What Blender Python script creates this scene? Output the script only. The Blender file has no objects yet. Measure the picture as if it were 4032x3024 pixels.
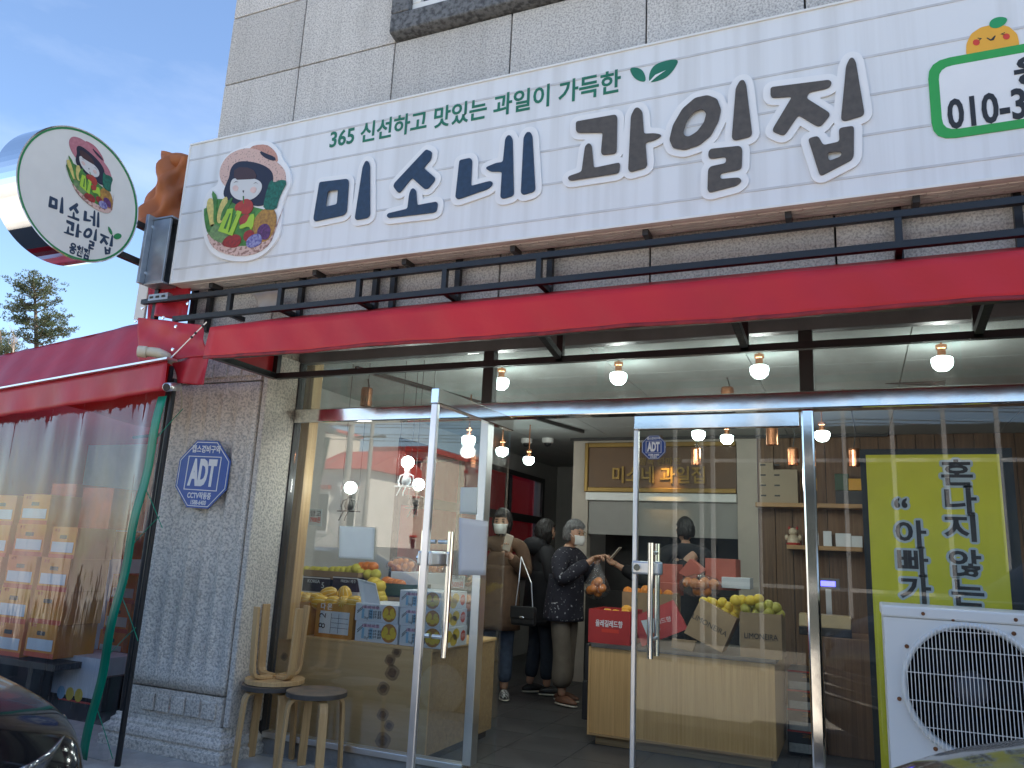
import bpy, bmesh, math, random
from mathutils import Vector, Matrix
random.seed(7)
scn = bpy.context.scene
COL = scn.collection
R = math.radians
# ---------------- camera ----------------
FPX, YAW, PITCH, ROLL = 3062.53, 0.418896, 0.214605, 0.048053
CAM = Vector((0, 0, 1.28))
_f = Vector((-math.sin(YAW)*math.cos(PITCH), math.cos(YAW)*math.cos(PITCH), math.sin(PITCH)))
_r = Vector((math.cos(YAW), math.sin(YAW), 0)); _u = _r.cross(_f)
RT = math.cos(ROLL)*_r + math.sin(ROLL)*_u
UP = -math.sin(ROLL)*_r + math.cos(ROLL)*_u
FW = _f
cd = bpy.data.cameras.new('camera'); cd.sensor_width = 36; cd.lens = FPX/4032*36
cd.clip_start = .02; cd.clip_end = 600
cam = bpy.data.objects.new('camera', cd); COL.objects.link(cam)
mw = Matrix((RT, UP, -FW)).transposed().to_4x4(); mw.translation = CAM
cam.matrix_world = mw; scn.camera = cam
# ---------------- sky, sun, exposure ----------------
SUN = Vector((1.0, 0.30, 1.25)).normalized()
sun_el = math.asin(SUN.z); sun_az = math.atan2(SUN.x, SUN.y)
w = bpy.data.worlds.new('World'); scn.world = w; w.use_nodes = True
nt = w.node_tree; N = nt.nodes; L = nt.links; N.clear()
out = N.new('ShaderNodeOutputWorld'); bg = N.new('ShaderNodeBackground'); bg.inputs[1].default_value = .085
sky = N.new('ShaderNodeTexSky'); sky.sky_type = 'NISHITA'; sky.sun_disc = False
sky.sun_elevation = sun_el; sky.sun_rotation = sun_az; sky.dust_density = .5; sky.ozone_density = 3.0; sky.air_density = 1.0
tc = N.new('ShaderNodeTexCoord'); mp = N.new('ShaderNodeMapping'); mp.inputs['Scale'].default_value = (1.6, 1.6, 4.5)
mp.inputs['Location'].default_value = (2.3, .7, .35)
nz = N.new('ShaderNodeTexNoise'); nz.inputs['Scale'].default_value = 1.3; nz.inputs['Detail'].default_value = 7; nz.inputs['Roughness'].default_value = .55
cr = N.new('ShaderNodeValToRGB'); cr.color_ramp.elements[0].position = .50; cr.color_ramp.elements[1].position = .80
mx = N.new('ShaderNodeMix'); mx.data_type = 'RGBA'; mx.inputs['B'].default_value = (6.6, 6.7, 6.9, 1)
mm = N.new('ShaderNodeMath'); mm.operation = 'MULTIPLY'; mm.inputs[1].default_value = .22
L.new(tc.outputs['Generated'], mp.inputs[0]); L.new(mp.outputs[0], nz.inputs['Vector']); L.new(nz.outputs['Fac'], cr.inputs[0])
L.new(cr.outputs[0], mm.inputs[0]); L.new(mm.outputs[0], mx.inputs['Factor']); L.new(sky.outputs[0], mx.inputs['A'])
L.new(mx.outputs['Result'], bg.inputs[0]); L.new(bg.outputs[0], out.inputs[0])
sl = bpy.data.lights.new('sun', 'SUN'); sl.energy = 5.0; sl.angle = R(.55); sl.color = (1, .90, .76)
so = bpy.data.objects.new('sun', sl); COL.objects.link(so)
so.rotation_euler = (-SUN).to_track_quat('-Z', 'Y').to_euler()
vs = scn.view_settings; vs.view_transform = 'Standard'; vs.look = 'None'; vs.exposure = 1.80; vs.gamma = 1; vs.use_curve_mapping = False
scn.cycles.max_bounces = 10; scn.cycles.transparent_max_bounces = 24; scn.cycles.glossy_bounces = 5; scn.cycles.transmission_bounces = 6
scn.cycles.caustics_reflective = False; scn.cycles.caustics_refractive = False; scn.cycles.sample_clamp_indirect = 6
try: scn.cycles.use_denoising = True
except Exception: pass

# ---------------- helpers ----------------
def at(px, py, Y=None, Z=None, X=None):
    """world point where the sight line of photo pixel (px,py) meets a plane of the place"""
    d = RT*((px-2016)/FPX) - UP*((py-1512)/FPX) + FW
    if Y is not None: t = (Y-CAM.y)/d.y
    elif Z is not None: t = (Z-CAM.z)/d.z
    else: t = (X-CAM.x)/d.x
    return CAM + d*t
def atp(px, py, P0, n):
    d = RT*((px-2016)/FPX) - UP*((py-1512)/FPX) + FW; n = Vector(n)
    return CAM + d*((Vector(P0)-CAM).dot(n)/d.dot(n))
def zq(ox, oy, s): return lambda x, y: (ox+x*s, oy+y*s)
MATS = {}
def mat(name, col=(.5,.5,.5), rough=.5, metal=0., var=.12, vs_=9., bump=0., bs=60., spec=.5, emit=None, es=1., col2=None, alpha=None, trans=0., coat=0., sss=0., stretch=None, thr=None):
    if name in MATS: return MATS[name]
    m = bpy.data.materials.new(name); m.use_nodes = True; MATS[name] = m
    nt = m.node_tree; N = nt.nodes; L = nt.links; b = N['Principled BSDF']
    b.inputs['Roughness'].default_value = rough; b.inputs['Metallic'].default_value = metal
    b.inputs['Specular IOR Level'].default_value = spec; b.inputs['Coat Weight'].default_value = coat
    if sss: b.inputs['Subsurface Weight'].default_value = sss; b.inputs['Subsurface Scale'].default_value = .02
    tc = N.new('ShaderNodeTexCoord'); src = tc.outputs['Object']
    if stretch:
        mp = N.new('ShaderNodeMapping'); mp.inputs['Scale'].default_value = stretch; L.new(src, mp.inputs[0]); src = mp.outputs[0]
    if var or col2:
        n = N.new('ShaderNodeTexNoise'); n.inputs['Scale'].default_value = vs_; n.inputs['Detail'].default_value = 6
        L.new(src, n.inputs['Vector'])
        r = N.new('ShaderNodeValToRGB'); a, c = r.color_ramp.elements
        a.position, c.position = thr or (.3, .7)
        c2 = col2 or tuple(x*(1-var) for x in col); c1 = col if col2 else tuple(min(1, x*(1+var)) for x in col)
        a.color = (*c2, 1); c.color = (*c1, 1)
        L.new(n.outputs['Fac'], r.inputs[0]); L.new(r.outputs[0], b.inputs['Base Color'])
        rr = N.new('ShaderNodeMapRange'); rr.inputs[3].default_value = max(.02, rough*.82); rr.inputs[4].default_value = min(1, rough*1.2)
        L.new(n.outputs['Fac'], rr.inputs[0]); L.new(rr.outputs[0], b.inputs['Roughness'])
    else: b.inputs['Base Color'].default_value = (*col, 1)
    if bump:
        n2 = N.new('ShaderNodeTexNoise'); n2.inputs['Scale'].default_value = bs; n2.inputs['Detail'].default_value = 4
        L.new(src, n2.inputs['Vector']); bp = N.new('ShaderNodeBump'); bp.inputs['Strength'].default_value = bump; bp.inputs['Distance'].default_value = .02
        L.new(n2.outputs['Fac'], bp.inputs['Height']); L.new(bp.outputs[0], b.inputs['Normal'])
    if emit: b.inputs['Emission Color'].default_value = (*emit, 1); b.inputs['Emission Strength'].default_value = es
    if trans:
        o = N['Material Output']; t = N.new('ShaderNodeBsdfTranslucent'); ms = N.new('ShaderNodeMixShader'); ms.inputs[0].default_value = trans
        t.inputs[0].default_value = (*col, 1); L.new(b.outputs[0], ms.inputs[1]); L.new(t.outputs[0], ms.inputs[2]); L.new(ms.outputs[0], o.inputs[0])
    return m
def glassmat(name, tint=(.975,.985,.982), f0=.05, rough=0., power=5, haze=.012, hcol=(.7,.75,.78), bump=0., bs=6., bstretch=(1,1,.12)):
    if name in MATS: return MATS[name]
    m = bpy.data.materials.new(name); m.use_nodes = True; MATS[name] = m
    nt = m.node_tree; N = nt.nodes; L = nt.links; N.remove(N['Principled BSDF']); o = N['Material Output']
    lw = N.new('ShaderNodeLayerWeight'); lw.inputs[0].default_value = .5
    p = N.new('ShaderNodeMath'); p.operation = 'POWER'; p.inputs[1].default_value = power; L.new(lw.outputs['Facing'], p.inputs[0])
    r = N.new('ShaderNodeMapRange'); r.inputs[3].default_value = f0; r.inputs[4].default_value = 1; L.new(p.outputs[0], r.inputs[0])
    t = N.new('ShaderNodeBsdfTransparent'); t.inputs[0].default_value = (*tint, 1)
    g = N.new('ShaderNodeBsdfGlossy'); g.inputs['Roughness'].default_value = rough
    ms = N.new('ShaderNodeMixShader'); L.new(r.outputs[0], ms.inputs[0])
    first = t.outputs[0]
    tc = N.new('ShaderNodeTexCoord')
    if haze:
        d = N.new('ShaderNodeBsdfDiffuse'); d.inputs[0].default_value = (*hcol, 1); m2 = N.new('ShaderNodeMixShader')
        n = N.new('ShaderNodeTexNoise'); n.inputs['Scale'].default_value = 4; n.inputs['Detail'].default_value = 8; L.new(tc.outputs['Object'], n.inputs['Vector'])
        h = N.new('ShaderNodeMapRange'); h.inputs[1].default_value = .3; h.inputs[2].default_value = .8; h.inputs[3].default_value = haze*.3; h.inputs[4].default_value = haze*1.7
        L.new(n.outputs['Fac'], h.inputs[0]); L.new(h.outputs[0], m2.inputs[0]); L.new(t.outputs[0], m2.inputs[1]); L.new(d.outputs[0], m2.inputs[2]); first = m2.outputs[0]
    if bump:
        mp = N.new('ShaderNodeMapping'); mp.inputs['Scale'].default_value = bstretch; L.new(tc.outputs['Object'], mp.inputs[0])
        n = N.new('ShaderNodeTexNoise'); n.inputs['Scale'].default_value = bs; n.inputs['Detail'].default_value = 3; L.new(mp.outputs[0], n.inputs['Vector'])
        bp = N.new('ShaderNodeBump'); bp.inputs['Strength'].default_value = bump; bp.inputs['Distance'].default_value = .05; L.new(n.outputs['Fac'], bp.inputs['Height'])
        L.new(bp.outputs[0], g.inputs['Normal'])
    L.new(first, ms.inputs[1]); L.new(g.outputs[0], ms.inputs[2]); L.new(ms.outputs[0], o.inputs[0])
    return m
def granite(name, a=(.64,.615,.575), b=(.36,.345,.325), scale=85., bump=.4, stain=(.30,.27,.22), sa=.25):
    m = bpy.data.materials.new(name); m.use_nodes = True; MATS[name] = m
    nt = m.node_tree; N = nt.nodes; L = nt.links; p = N['Principled BSDF']; p.inputs['Roughness'].default_value = .8
    tc = N.new('ShaderNodeTexCoord'); n = N.new('ShaderNodeTexNoise'); n.inputs['Scale'].default_value = scale; n.inputs['Detail'].default_value = 3; n.inputs['Roughness'].default_value = .6
    L.new(tc.outputs['Object'], n.inputs['Vector'])
    r = N.new('ShaderNodeValToRGB'); e = r.color_ramp.elements; e[0].position = .38; e[1].position = .56; e[0].color = (*b, 1); e[1].color = (*a, 1)
    L.new(n.outputs['Fac'], r.inputs[0])
    n3 = N.new('ShaderNodeTexNoise'); n3.inputs['Scale'].default_value = 2.2; n3.inputs['Detail'].default_value = 6; L.new(tc.outputs['Object'], n3.inputs['Vector'])
    mr = N.new('ShaderNodeMapRange'); mr.inputs[1].default_value = .5; mr.inputs[2].default_value = .8; mr.inputs[4].default_value = sa; L.new(n3.outputs['Fac'], mr.inputs[0])
    mx = N.new('ShaderNodeMix'); mx.data_type = 'RGBA'; mx.inputs['B'].default_value = (*stain, 1); L.new(mr.outputs[0], mx.inputs['Factor']); L.new(r.outputs[0], mx.inputs['A'])
    oi = N.new('ShaderNodeObjectInfo'); tv_ = N.new('ShaderNodeMapRange'); tv_.inputs[3].default_value = .88; tv_.inputs[4].default_value = 1.08; L.new(oi.outputs['Random'], tv_.inputs[0])
    mp = N.new('ShaderNodeMapping'); mp.inputs['Scale'].default_value = (7,7,.45); L.new(tc.outputs['Object'], mp.inputs[0])
    ns = N.new('ShaderNodeTexNoise'); ns.inputs['Scale'].default_value = 1.6; ns.inputs['Detail'].default_value = 6; L.new(mp.outputs[0], ns.inputs['Vector'])
    sr = N.new('ShaderNodeMapRange'); sr.inputs[1].default_value = .48; sr.inputs[2].default_value = .75; sr.inputs[3].default_value = 1.; sr.inputs[4].default_value = .87; L.new(ns.outputs['Fac'], sr.inputs[0])
    mt_ = N.new('ShaderNodeMath'); mt_.operation = 'MULTIPLY'; L.new(tv_.outputs[0], mt_.inputs[0]); L.new(sr.outputs[0], mt_.inputs[1])
    m3 = N.new('ShaderNodeMix'); m3.data_type = 'RGBA'; m3.blend_type = 'MULTIPLY'; m3.inputs['Factor'].default_value = 1; L.new(mx.outputs['Result'], m3.inputs['A']); L.new(mt_.outputs[0], m3.inputs['B'])
    L.new(m3.outputs['Result'], p.inputs['Base Color'])
    bp = N.new('ShaderNodeBump'); bp.inputs['Strength'].default_value = bump; bp.inputs['Distance'].default_value = .012; L.new(n.outputs['Fac'], bp.inputs['Height']); L.new(bp.outputs[0], p.inputs['Normal'])
    return m
def wood(name, a, b, rough=.5, scale=3., axis=2, rings=9.):
    m = bpy.data.materials.new(name); m.use_nodes = True; MATS[name] = m
    nt = m.node_tree; N = nt.nodes; L = nt.links; p = N['Principled BSDF']; p.inputs['Roughness'].default_value = rough
    tc = N.new('ShaderNodeTexCoord'); mp = N.new('ShaderNodeMapping'); s = [rings, rings, rings]; s[axis] = .35; mp.inputs['Scale'].default_value = s
    L.new(tc.outputs['Object'], mp.inputs[0])
    n = N.new('ShaderNodeTexNoise'); n.inputs['Scale'].default_value = scale; n.inputs['Detail'].default_value = 5; n.inputs['Distortion'].default_value = .9; L.new(mp.outputs[0], n.inputs['Vector'])
    n2 = N.new('ShaderNodeTexNoise'); n2.inputs['Scale'].default_value = scale*6; n2.inputs['Detail'].default_value = 3; L.new(mp.outputs[0], n2.inputs['Vector'])
    ad = N.new('ShaderNodeMath'); ad.operation = 'MULTIPLY_ADD'; ad.inputs[1].default_value = .45; L.new(n2.outputs['Fac'], ad.inputs[0]); L.new(n.outputs['Fac'], ad.inputs[2])
    r = N.new('ShaderNodeValToRGB'); e = r.color_ramp.elements; e[0].position = .5; e[1].position = .92; e[0].color = (*b, 1); e[1].color = (*a, 1)
    L.new(ad.outputs[0], r.inputs[0]); L.new(r.outputs[0], p.inputs['Base Color'])
    bp = N.new('ShaderNodeBump'); bp.inputs['Strength'].default_value = .15; bp.inputs['Distance'].default_value = .004; L.new(ad.outputs[0], bp.inputs['Height']); L.new(bp.outputs[0], p.inputs['Normal'])
    return m

ICO = {}
def ico(sub):
    if sub not in ICO:
        b = bmesh.new(); bmesh.ops.create_icosphere(b, subdivisions=sub, radius=1); b.verts.ensure_lookup_table()
        ICO[sub] = ([v.co.copy() for v in b.verts], [[v.index for v in f.verts] for f in b.faces]); b.free()
    return ICO[sub]
class MB:
    def __init__(s): s.v = []; s.f = []
    def add(s, vs, fs):
        k = len(s.v); s.v += [Vector(p) for p in vs]; s.f += [[i+k for i in f] for f in fs]; return s
    def box(s, x0, y0, z0, x1, y1, z1):
        x0, x1 = min(x0,x1), max(x0,x1); y0, y1 = min(y0,y1), max(y0,y1); z0, z1 = min(z0,z1), max(z0,z1)
        return s.add([(x0,y0,z0),(x1,y0,z0),(x1,y1,z0),(x0,y1,z0),(x0,y0,z1),(x1,y0,z1),(x1,y1,z1),(x0,y1,z1)],
                     [(0,3,2,1),(4,5,6,7),(0,1,5,4),(1,2,6,5),(2,3,7,6),(3,0,4,7)])
    def obox(s, c, size, rot=None):
        k = len(s.v); h = Vector(size)/2; s.box(-h.x,-h.y,-h.z,h.x,h.y,h.z)
        c = Vector(c); m = rot.to_matrix() if hasattr(rot, 'to_matrix') else rot
        for i in range(k, len(s.v)): s.v[i] = (m @ s.v[i] if m else s.v[i]) + c
        return s
    def bar(s, p0, p1, w, h=None, up=(0,0,1)):
        p0 = Vector(p0); p1 = Vector(p1); d = (p1-p0); h = h or w
        x = d.normalized(); u = Vector(up)
        if abs(x.dot(u)) > .98: u = Vector((0,1,0))
        y = u.cross(x).normalized(); z = x.cross(y)
        return s.obox((p0+p1)/2, (d.length, w, h), Matrix((x, y, z)).transposed())
    def tube(s, pts, r, n=10, caps=True):
        pts = [Vector(p) for p in pts]; rs = r if isinstance(r, (list, tuple)) else [r]*len(pts)
        t0 = (pts[1]-pts[0]).normalized(); a = Vector((0,0,1)) if abs(t0.z) < .9 else Vector((1,0,0))
        u = t0.cross(a).normalized(); rings = []; k = len(s.v)
        for i, p in enumerate(pts):
            t = ((pts[min(i+1, len(pts)-1)]-pts[max(i-1, 0)])).normalized()
            u = (u - t*u.dot(t)).normalized(); v = t.cross(u)
            for j in range(n):
                an = 2*math.pi*j/n; s.v.append(p + (u*math.cos(an)+v*math.sin(an))*rs[i])
        for i in range(len(pts)-1):
            for j in range(n):
                a = k+i*n+j; b = k+i*n+(j+1) % n; s.f.append([a, b, b+n, a+n])
        if caps: s.f.append([k+j for j in range(n)][::-1]); s.f.append([k+(len(pts)-1)*n+j for j in range(n)])
        return s
    def cyl(s, p0, p1, r0, r1=None, n=16): return s.tube([p0, p1], [r0, r0 if r1 is None else r1], n)
    def lathe(s, prof, n=24, c=(0,0,0), rot=None, caps=True):
        k = len(s.v); c = Vector(c)
        for (r, z) in prof:
            for j in range(n):
                a = 2*math.pi*j/n; p = Vector((r*math.cos(a), r*math.sin(a), z)); s.v.append((rot @ p if rot else p)+c)
        for i in range(len(prof)-1):
            for j in range(n): a = k+i*n+j; b = k+i*n+(j+1) % n; s.f.append([a, b, b+n, a+n])
        if caps: s.f.append([k+j for j in range(n)][::-1]); s.f.append([k+(len(prof)-1)*n+j for j in range(n)])
        return s
    def ball(s, c, r, sub=2, rot=None):
        vs, fs = ico(sub); r = Vector((r, r, r)) if not hasattr(r, '__len__') else Vector(r); c = Vector(c)
        return s.add([(rot @ Vector((p.x*r.x, p.y*r.y, p.z*r.z)) if rot else Vector((p.x*r.x, p.y*r.y, p.z*r.z)))+c for p in vs], fs)
    def grid(s, fn, nu, nv):
        k = len(s.v)
        for i in range(nu+1):
            for j in range(nv+1): s.v.append(Vector(fn(i/nu, j/nv)))
        for i in range(nu):
            for j in range(nv): a = k+i*(nv+1)+j; s.f.append([a, a+nv+1, a+nv+2, a+1])
        return s
    def sheet(s, fn, nu, nv, th):
        """a grid with thickness th along its normal"""
        k = len(s.v); s.grid(fn, nu, nv); n = (nu+1)*(nv+1)
        nor = [Vector() for _ in range(n)]
        for f in s.f[-nu*nv:]:
            a, b, c, d = [s.v[i] for i in f]; q = (c-a).cross(d-b)
            for i in f: nor[i-k] += q
        for i in range(n): s.v.append(s.v[k+i]-nor[i].normalized()*th)
        for f in [list(f) for f in s.f[-nu*nv:]]: s.f.append([i+n for i in f][::-1])
        edge = [j for j in range(nv+1)] + [i*(nv+1)+nv for i in range(1, nu+1)] + [nu*(nv+1)+j for j in range(nv-1, -1, -1)] + [i*(nv+1) for i in range(nu-1, 0, -1)]
        for a, b in zip(edge, edge[1:]+edge[:1]): s.f.append([k+b, k+a, k+a+n, k+b+n])
        return s
    def prism(s, poly, d):
        """closed 3D polygon pushed along d"""
        poly = [Vector(p) for p in poly]; d = Vector(d); n = len(poly); k = len(s.v)
        s.v += poly + [p+d for p in poly]; s.f.append([k+i for i in range(n)][::-1]); s.f.append([k+n+i for i in range(n)])
        for i in range(n): j = (i+1) % n; s.f.append([k+i, k+j, k+n+j, k+n+i])
        return s
    def build(s, name, m, parent=None, smooth=False, bevel=0., **kw):
        me = bpy.data.meshes.new(name); me.from_pydata([tuple(p) for p in s.v], [], s.f); me.validate()
        b = bmesh.new(); b.from_mesh(me); bmesh.ops.recalc_face_normals(b, faces=b.faces); b.to_mesh(me); b.free()
        if smooth: me.polygons.foreach_set('use_smooth', [True]*len(me.polygons))
        return link(name, me, m, parent, bevel=bevel, **kw)
def link(name, me, m, parent=None, bevel=0., label=None, cat=None, group=None, kind=None):
    o = bpy.data.objects.new(name, me); COL.objects.link(o)
    if m:
        m = MATS[m] if isinstance(m, str) else m
        if len(me.materials): me.materials[0] = m
        else: me.materials.append(m)
    if parent:
        o.parent = parent
        mw = Matrix.Translation(parent.location); pp = parent.parent
        if parent.type == 'EMPTY' and parent.rotation_euler.z: mw = mw @ Matrix.Rotation(parent.rotation_euler.z, 4, 'Z')
        o.matrix_parent_inverse = mw.inverted() if parent.type == 'EMPTY' else Matrix()
    if bevel:
        b = o.modifiers.new('bevel', 'BEVEL'); b.width = bevel; b.segments = 2; b.limit_method = 'ANGLE'; b.angle_limit = R(40)
    tag(o, label, cat, group, kind); return o
def tag(o, label=None, cat=None, group=None, kind=None):
    if label: o['label'] = label
    if cat: o['category'] = cat
    if group: o['group'] = group
    if kind: o['kind'] = kind
    return o
def thing(name, label, cat, loc=(0,0,0), group=None):
    o = bpy.data.objects.new(name, None); o.empty_display_size = .1; COL.objects.link(o); o.location = Vector(loc)
    return tag(o, label, cat, group)
def copy_tree(o, parent=None):
    c = o.copy(); COL.objects.link(c)
    if parent: c.parent = parent; c.matrix_parent_inverse = o.matrix_parent_inverse.copy()
    for ch in o.children: copy_tree(ch, c)
    return c
def chaikin(pts, it=1, q=.25):
    for _ in range(it):
        o = []
        for a, b in zip(pts, pts[1:]+pts[:1]):
            a = Vector(a); b = Vector(b); o += [a*(1-q)+b*q, a*q+b*(1-q)]
        pts = o
    return [tuple(p) for p in pts]
def rcorner(pts, r=.012):
    """round each corner of a closed 2D outline by radius-like length r"""
    o = []; n = len(pts)
    for i in range(n):
        p = Vector(pts[i]); a = Vector(pts[i-1]); b = Vector(pts[(i+1) % n])
        da = (a-p); db = (b-p); la = min(r, da.length*.45); lb = min(r, db.length*.45)
        p0 = p+da.normalized()*la; p1 = p+db.normalized()*lb
        for t in (0, .25, .5, .75, 1): o.append(tuple(p0*(1-t)**2+p*2*t*(1-t)+p1*t*t))
    return o
def art(name, loops, org, ux, uy, z0, th, m, parent, off=0., **kw):
    """flat cut-out from closed 2D loops lying in the plane org + u*ux + v*uy, thickness th starting z0 off the plane"""
    cu = bpy.data.curves.new('c', 'CURVE'); cu.dimensions = '2D'; cu.fill_mode = 'BOTH'; cu.extrude = th/2; cu.offset = off
    for lp in loops:
        sp = cu.splines.new('POLY'); sp.points.add(len(lp)-1); sp.use_cyclic_u = True
        for p, q in zip(sp.points, lp): p.co = (q[0], q[1], 0, 1)
    return _cv(cu, name, org, ux, uy, z0+th/2, m, parent, **kw)
def _cv(cu, name, org, ux, uy, zc, m, parent, **kw):
    o = bpy.data.objects.new('c', cu)
    me = bpy.data.meshes.new_from_object(o)
    bpy.data.objects.remove(o); bpy.data.curves.remove(cu)
    ux = Vector(ux).normalized(); uy = Vector(uy).normalized(); n = ux.cross(uy)
    mt = Matrix((ux, uy, n)).transposed().to_4x4(); mt.translation = Vector(org)+n*zc
    me.transform(mt); me.name = name
    return link(name, me, m, parent, **kw)
def text(body, size, org, m, parent, ux=(1,0,0), uy=(0,0,1), th=.002, z0=.001, bold=0., align='CENTER', spacing=1., shear=0., name='lettering', xs=1., fit=None, **kw):
    cu = bpy.data.curves.new('t', 'FONT'); cu.body = body; cu.size = size; cu.extrude = th/2; cu.offset = bold
    cu.align_x = align; cu.align_y = 'CENTER'; cu.space_character = spacing; cu.shear = shear; cu.resolution_u = 3
    o = bpy.data.objects.new('t', cu)
    me = bpy.data.meshes.new_from_object(o)
    bpy.data.objects.remove(o); bpy.data.curves.remove(cu)
    ux = Vector(ux).normalized(); uy = Vector(uy).normalized(); n = ux.cross(uy)
    if fit:
        ex = [v.co.x for v in me.vertices]; xs = fit/(max(ex)-min(ex))
    me.transform(Matrix.Diagonal((xs, 1, 1, 1)))
    mt = Matrix((ux, uy, n)).transposed().to_4x4(); mt.translation = Vector(org)+n*(z0+th/2)
    me.transform(mt); me.name = name
    return link(name, me, m, parent, **kw)

import numpy as np
def outline(segs, off, res):
    """closed loops of the curve at distance off round a set of 2D segments (marching squares)"""
    S = np.array(segs, float); x0, y0 = S.reshape(-1,2).min(0)-off-3*res; x1, y1 = S.reshape(-1,2).max(0)+off+3*res
    xs = np.arange(x0, x1, res); ys = np.arange(y0, y1, res); X, Y = np.meshgrid(xs, ys, indexing='ij'); D = np.full(X.shape, 9.)
    for (a, b) in S:
        d = b-a; l2 = max(1e-12, d @ d); t = np.clip(((X-a[0])*d[0]+(Y-a[1])*d[1])/l2, 0, 1); D = np.minimum(D, (X-a[0]-t*d[0])**2+(Y-a[1]-t*d[1])**2)
    D = np.sqrt(D)-off; I = D < 0; nxt = {}
    def ex(i, j): return ('h', i, j)      # edge from (i,j) to (i+1,j)
    def ey(i, j): return ('v', i, j)
    P = {}
    def pt(e):
        k, i, j = e; i2, j2 = (i+1, j) if k == 'h' else (i, j+1); a, b = D[i,j], D[i2,j2]; t = a/(a-b); return (xs[i]+(xs[i2]-xs[i])*t, ys[j]+(ys[j2]-ys[j])*t)
    TB_ = {1:[(3,0)],2:[(0,1)],3:[(3,1)],4:[(1,2)],5:[(3,2),(1,0)],6:[(0,2)],7:[(3,2)],8:[(2,3)],9:[(2,0)],10:[(0,3),(2,1)],11:[(2,1)],12:[(1,3)],13:[(1,0)],14:[(0,3)]}
    C_ = I[:-1,:-1]*1+I[1:,:-1]*2+I[1:,1:]*4+I[:-1,1:]*8
    for i, j in zip(*np.nonzero((C_ > 0) & (C_ < 15))):
        E_ = (ex(i,j), ey(i+1,j), ex(i,j+1), ey(i,j))
        for a, b in TB_[int(C_[i,j])]: nxt[E_[a]] = E_[b]
    loops = []
    while nxt:
        k = next(iter(nxt)); lp = []
        while k in nxt: q = nxt.pop(k); lp.append(pt(k)); k = q
        if len(lp) > 12: loops.append(lp[::2])
    return loops
def loop_segs(lp): return [(a, b) for a, b in zip(lp, lp[1:]+lp[:1])]
def text_segs(body, size, fit=None):
    cu = bpy.data.curves.new('t', 'FONT'); cu.body = body; cu.size = size; cu.align_x = 'CENTER'; cu.align_y = 'CENTER'; cu.resolution_u = 3
    o = bpy.data.objects.new('t', cu); me = bpy.data.meshes.new_from_object(o); bpy.data.objects.remove(o); bpy.data.curves.remove(cu)
    ex = [v.co.x for v in me.vertices]; k = fit/(max(ex)-min(ex)) if fit else 1; cnt = {}
    for p in me.polygons:
        for a, b in p.edge_keys: cnt[(a,b)] = cnt.get((a,b), 0)+1
    V = me.vertices; return [((V[a].co.x*k, V[a].co.y), (V[b].co.x*k, V[b].co.y)) for (a, b), c in cnt.items() if c == 1]
# ---------------- materials ----------------
granite('granite'); granite('granite_warm', a=(.84,.765,.66), b=(.48,.435,.375), scale=70, bump=.9, stain=(.33,.26,.17), sa=.35)
granite('dark_stone', a=(.16,.165,.17), b=(.06,.062,.065), scale=30, bump=.8, stain=(.2,.2,.2))
mat('joint', (.045,.042,.04), .9)
mat('chrome', (.90,.90,.88), .10, 1., var=.06, vs_=5, bump=.05, bs=3)
mat('steel', (.78,.79,.80), .36, 1., var=.1, vs_=4)
mat('frame_grey', (.16,.16,.165), .45, .3)
mat('frame_dark', (.035,.033,.033), .45, .2)
mat('black_paint', (.012,.013,.015), .38, .0, bump=.15, bs=30)
mat('white_plaster', (.42,.41,.39), .85, var=.05)
mat('ceiling_panel', (.40,.42,.41), .8, var=.04)
mat('beige_panel', (.50,.44,.37), .6, var=.05)
mat('floor_tile', (.075,.073,.073), .4, var=.3, vs_=3, col2=(.05,.05,.052), bump=.08, bs=12)
mat('grout', (.03,.03,.03), .9)
mat('concrete', (.30,.29,.27), .85, var=.2, vs_=5, bump=.3, bs=40)
mat('paver', (.46,.44,.40), .85, var=.16, vs_=7, bump=.3, bs=50)
mat('asphalt', (.36,.335,.295), .9, var=.3, vs_=40, bump=.5, bs=120)
mat('white_pvc', (.75,.75,.72), .4, var=.04)
mat('white_paint', (.80,.80,.79), .45, var=.04)
mat('dirty_white', (.74,.74,.71), .45, col2=(.60,.575,.52), vs_=2.5, thr=(.28,.45))
mat('bounce_pink_cladding', (.66,.62,.60), .6, bump=.0)  # white cladding with the awning's red bounce tinted into its colour
mat('sign_white', (.74,.755,.77), .35, col2=(.64,.645,.645), vs_=1.1, stretch=(11,11,.30), thr=(.30,.55))
mat('sign_line', (.55,.555,.57), .5)
mat('letter_navy', (.018,.042,.085), .5, var=.25, vs_=30); mat('letter_brown', (.085,.072,.060), .5, var=.2, vs_=30)
mat('letter_white', (.80,.80,.80), .4, var=.02)
mat('green_ink', (.015,.16,.095), .5, var=.12); mat('green_panel', (.03,.34,.07), .5, var=.06); mat('ink_black', (.02,.02,.022), .5)
mat('awning_red', (.68,.024,.032), .45, col2=(.54,.024,.034), vs_=1.6, thr=(.3,.62), bump=.25, bs=9, spec=.45, trans=.12)
mat('tent_roof', (.70,.02,.03), .5, var=.1, trans=.65); mat('tent_red', (.62,.032,.055), .42, var=.15, vs_=2.5, bump=.3, bs=6, spec=.6, trans=.3)
mat('orange_tarp', (.50,.17,.06), .5, var=.2, vs_=5, trans=.3)
glassmat('glass', f0=.045); glassmat('glass_left', f0=.095); glassmat('glass_green', tint=(.945,.975,.965), f0=.035)
glassmat('glass_frost', tint=(.90,.94,.93), f0=.05, haze=.14, hcol=(.50,.56,.54))
glassmat('glass_blue', tint=(.10,.2,.25), f0=.2)
wood('pine', (.86,.57,.27), (.72,.44,.17), rings=5, axis=0, scale=1.6); wood('pine_v', (.56,.38,.18), (.36,.20,.08), rings=14, axis=2)
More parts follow.
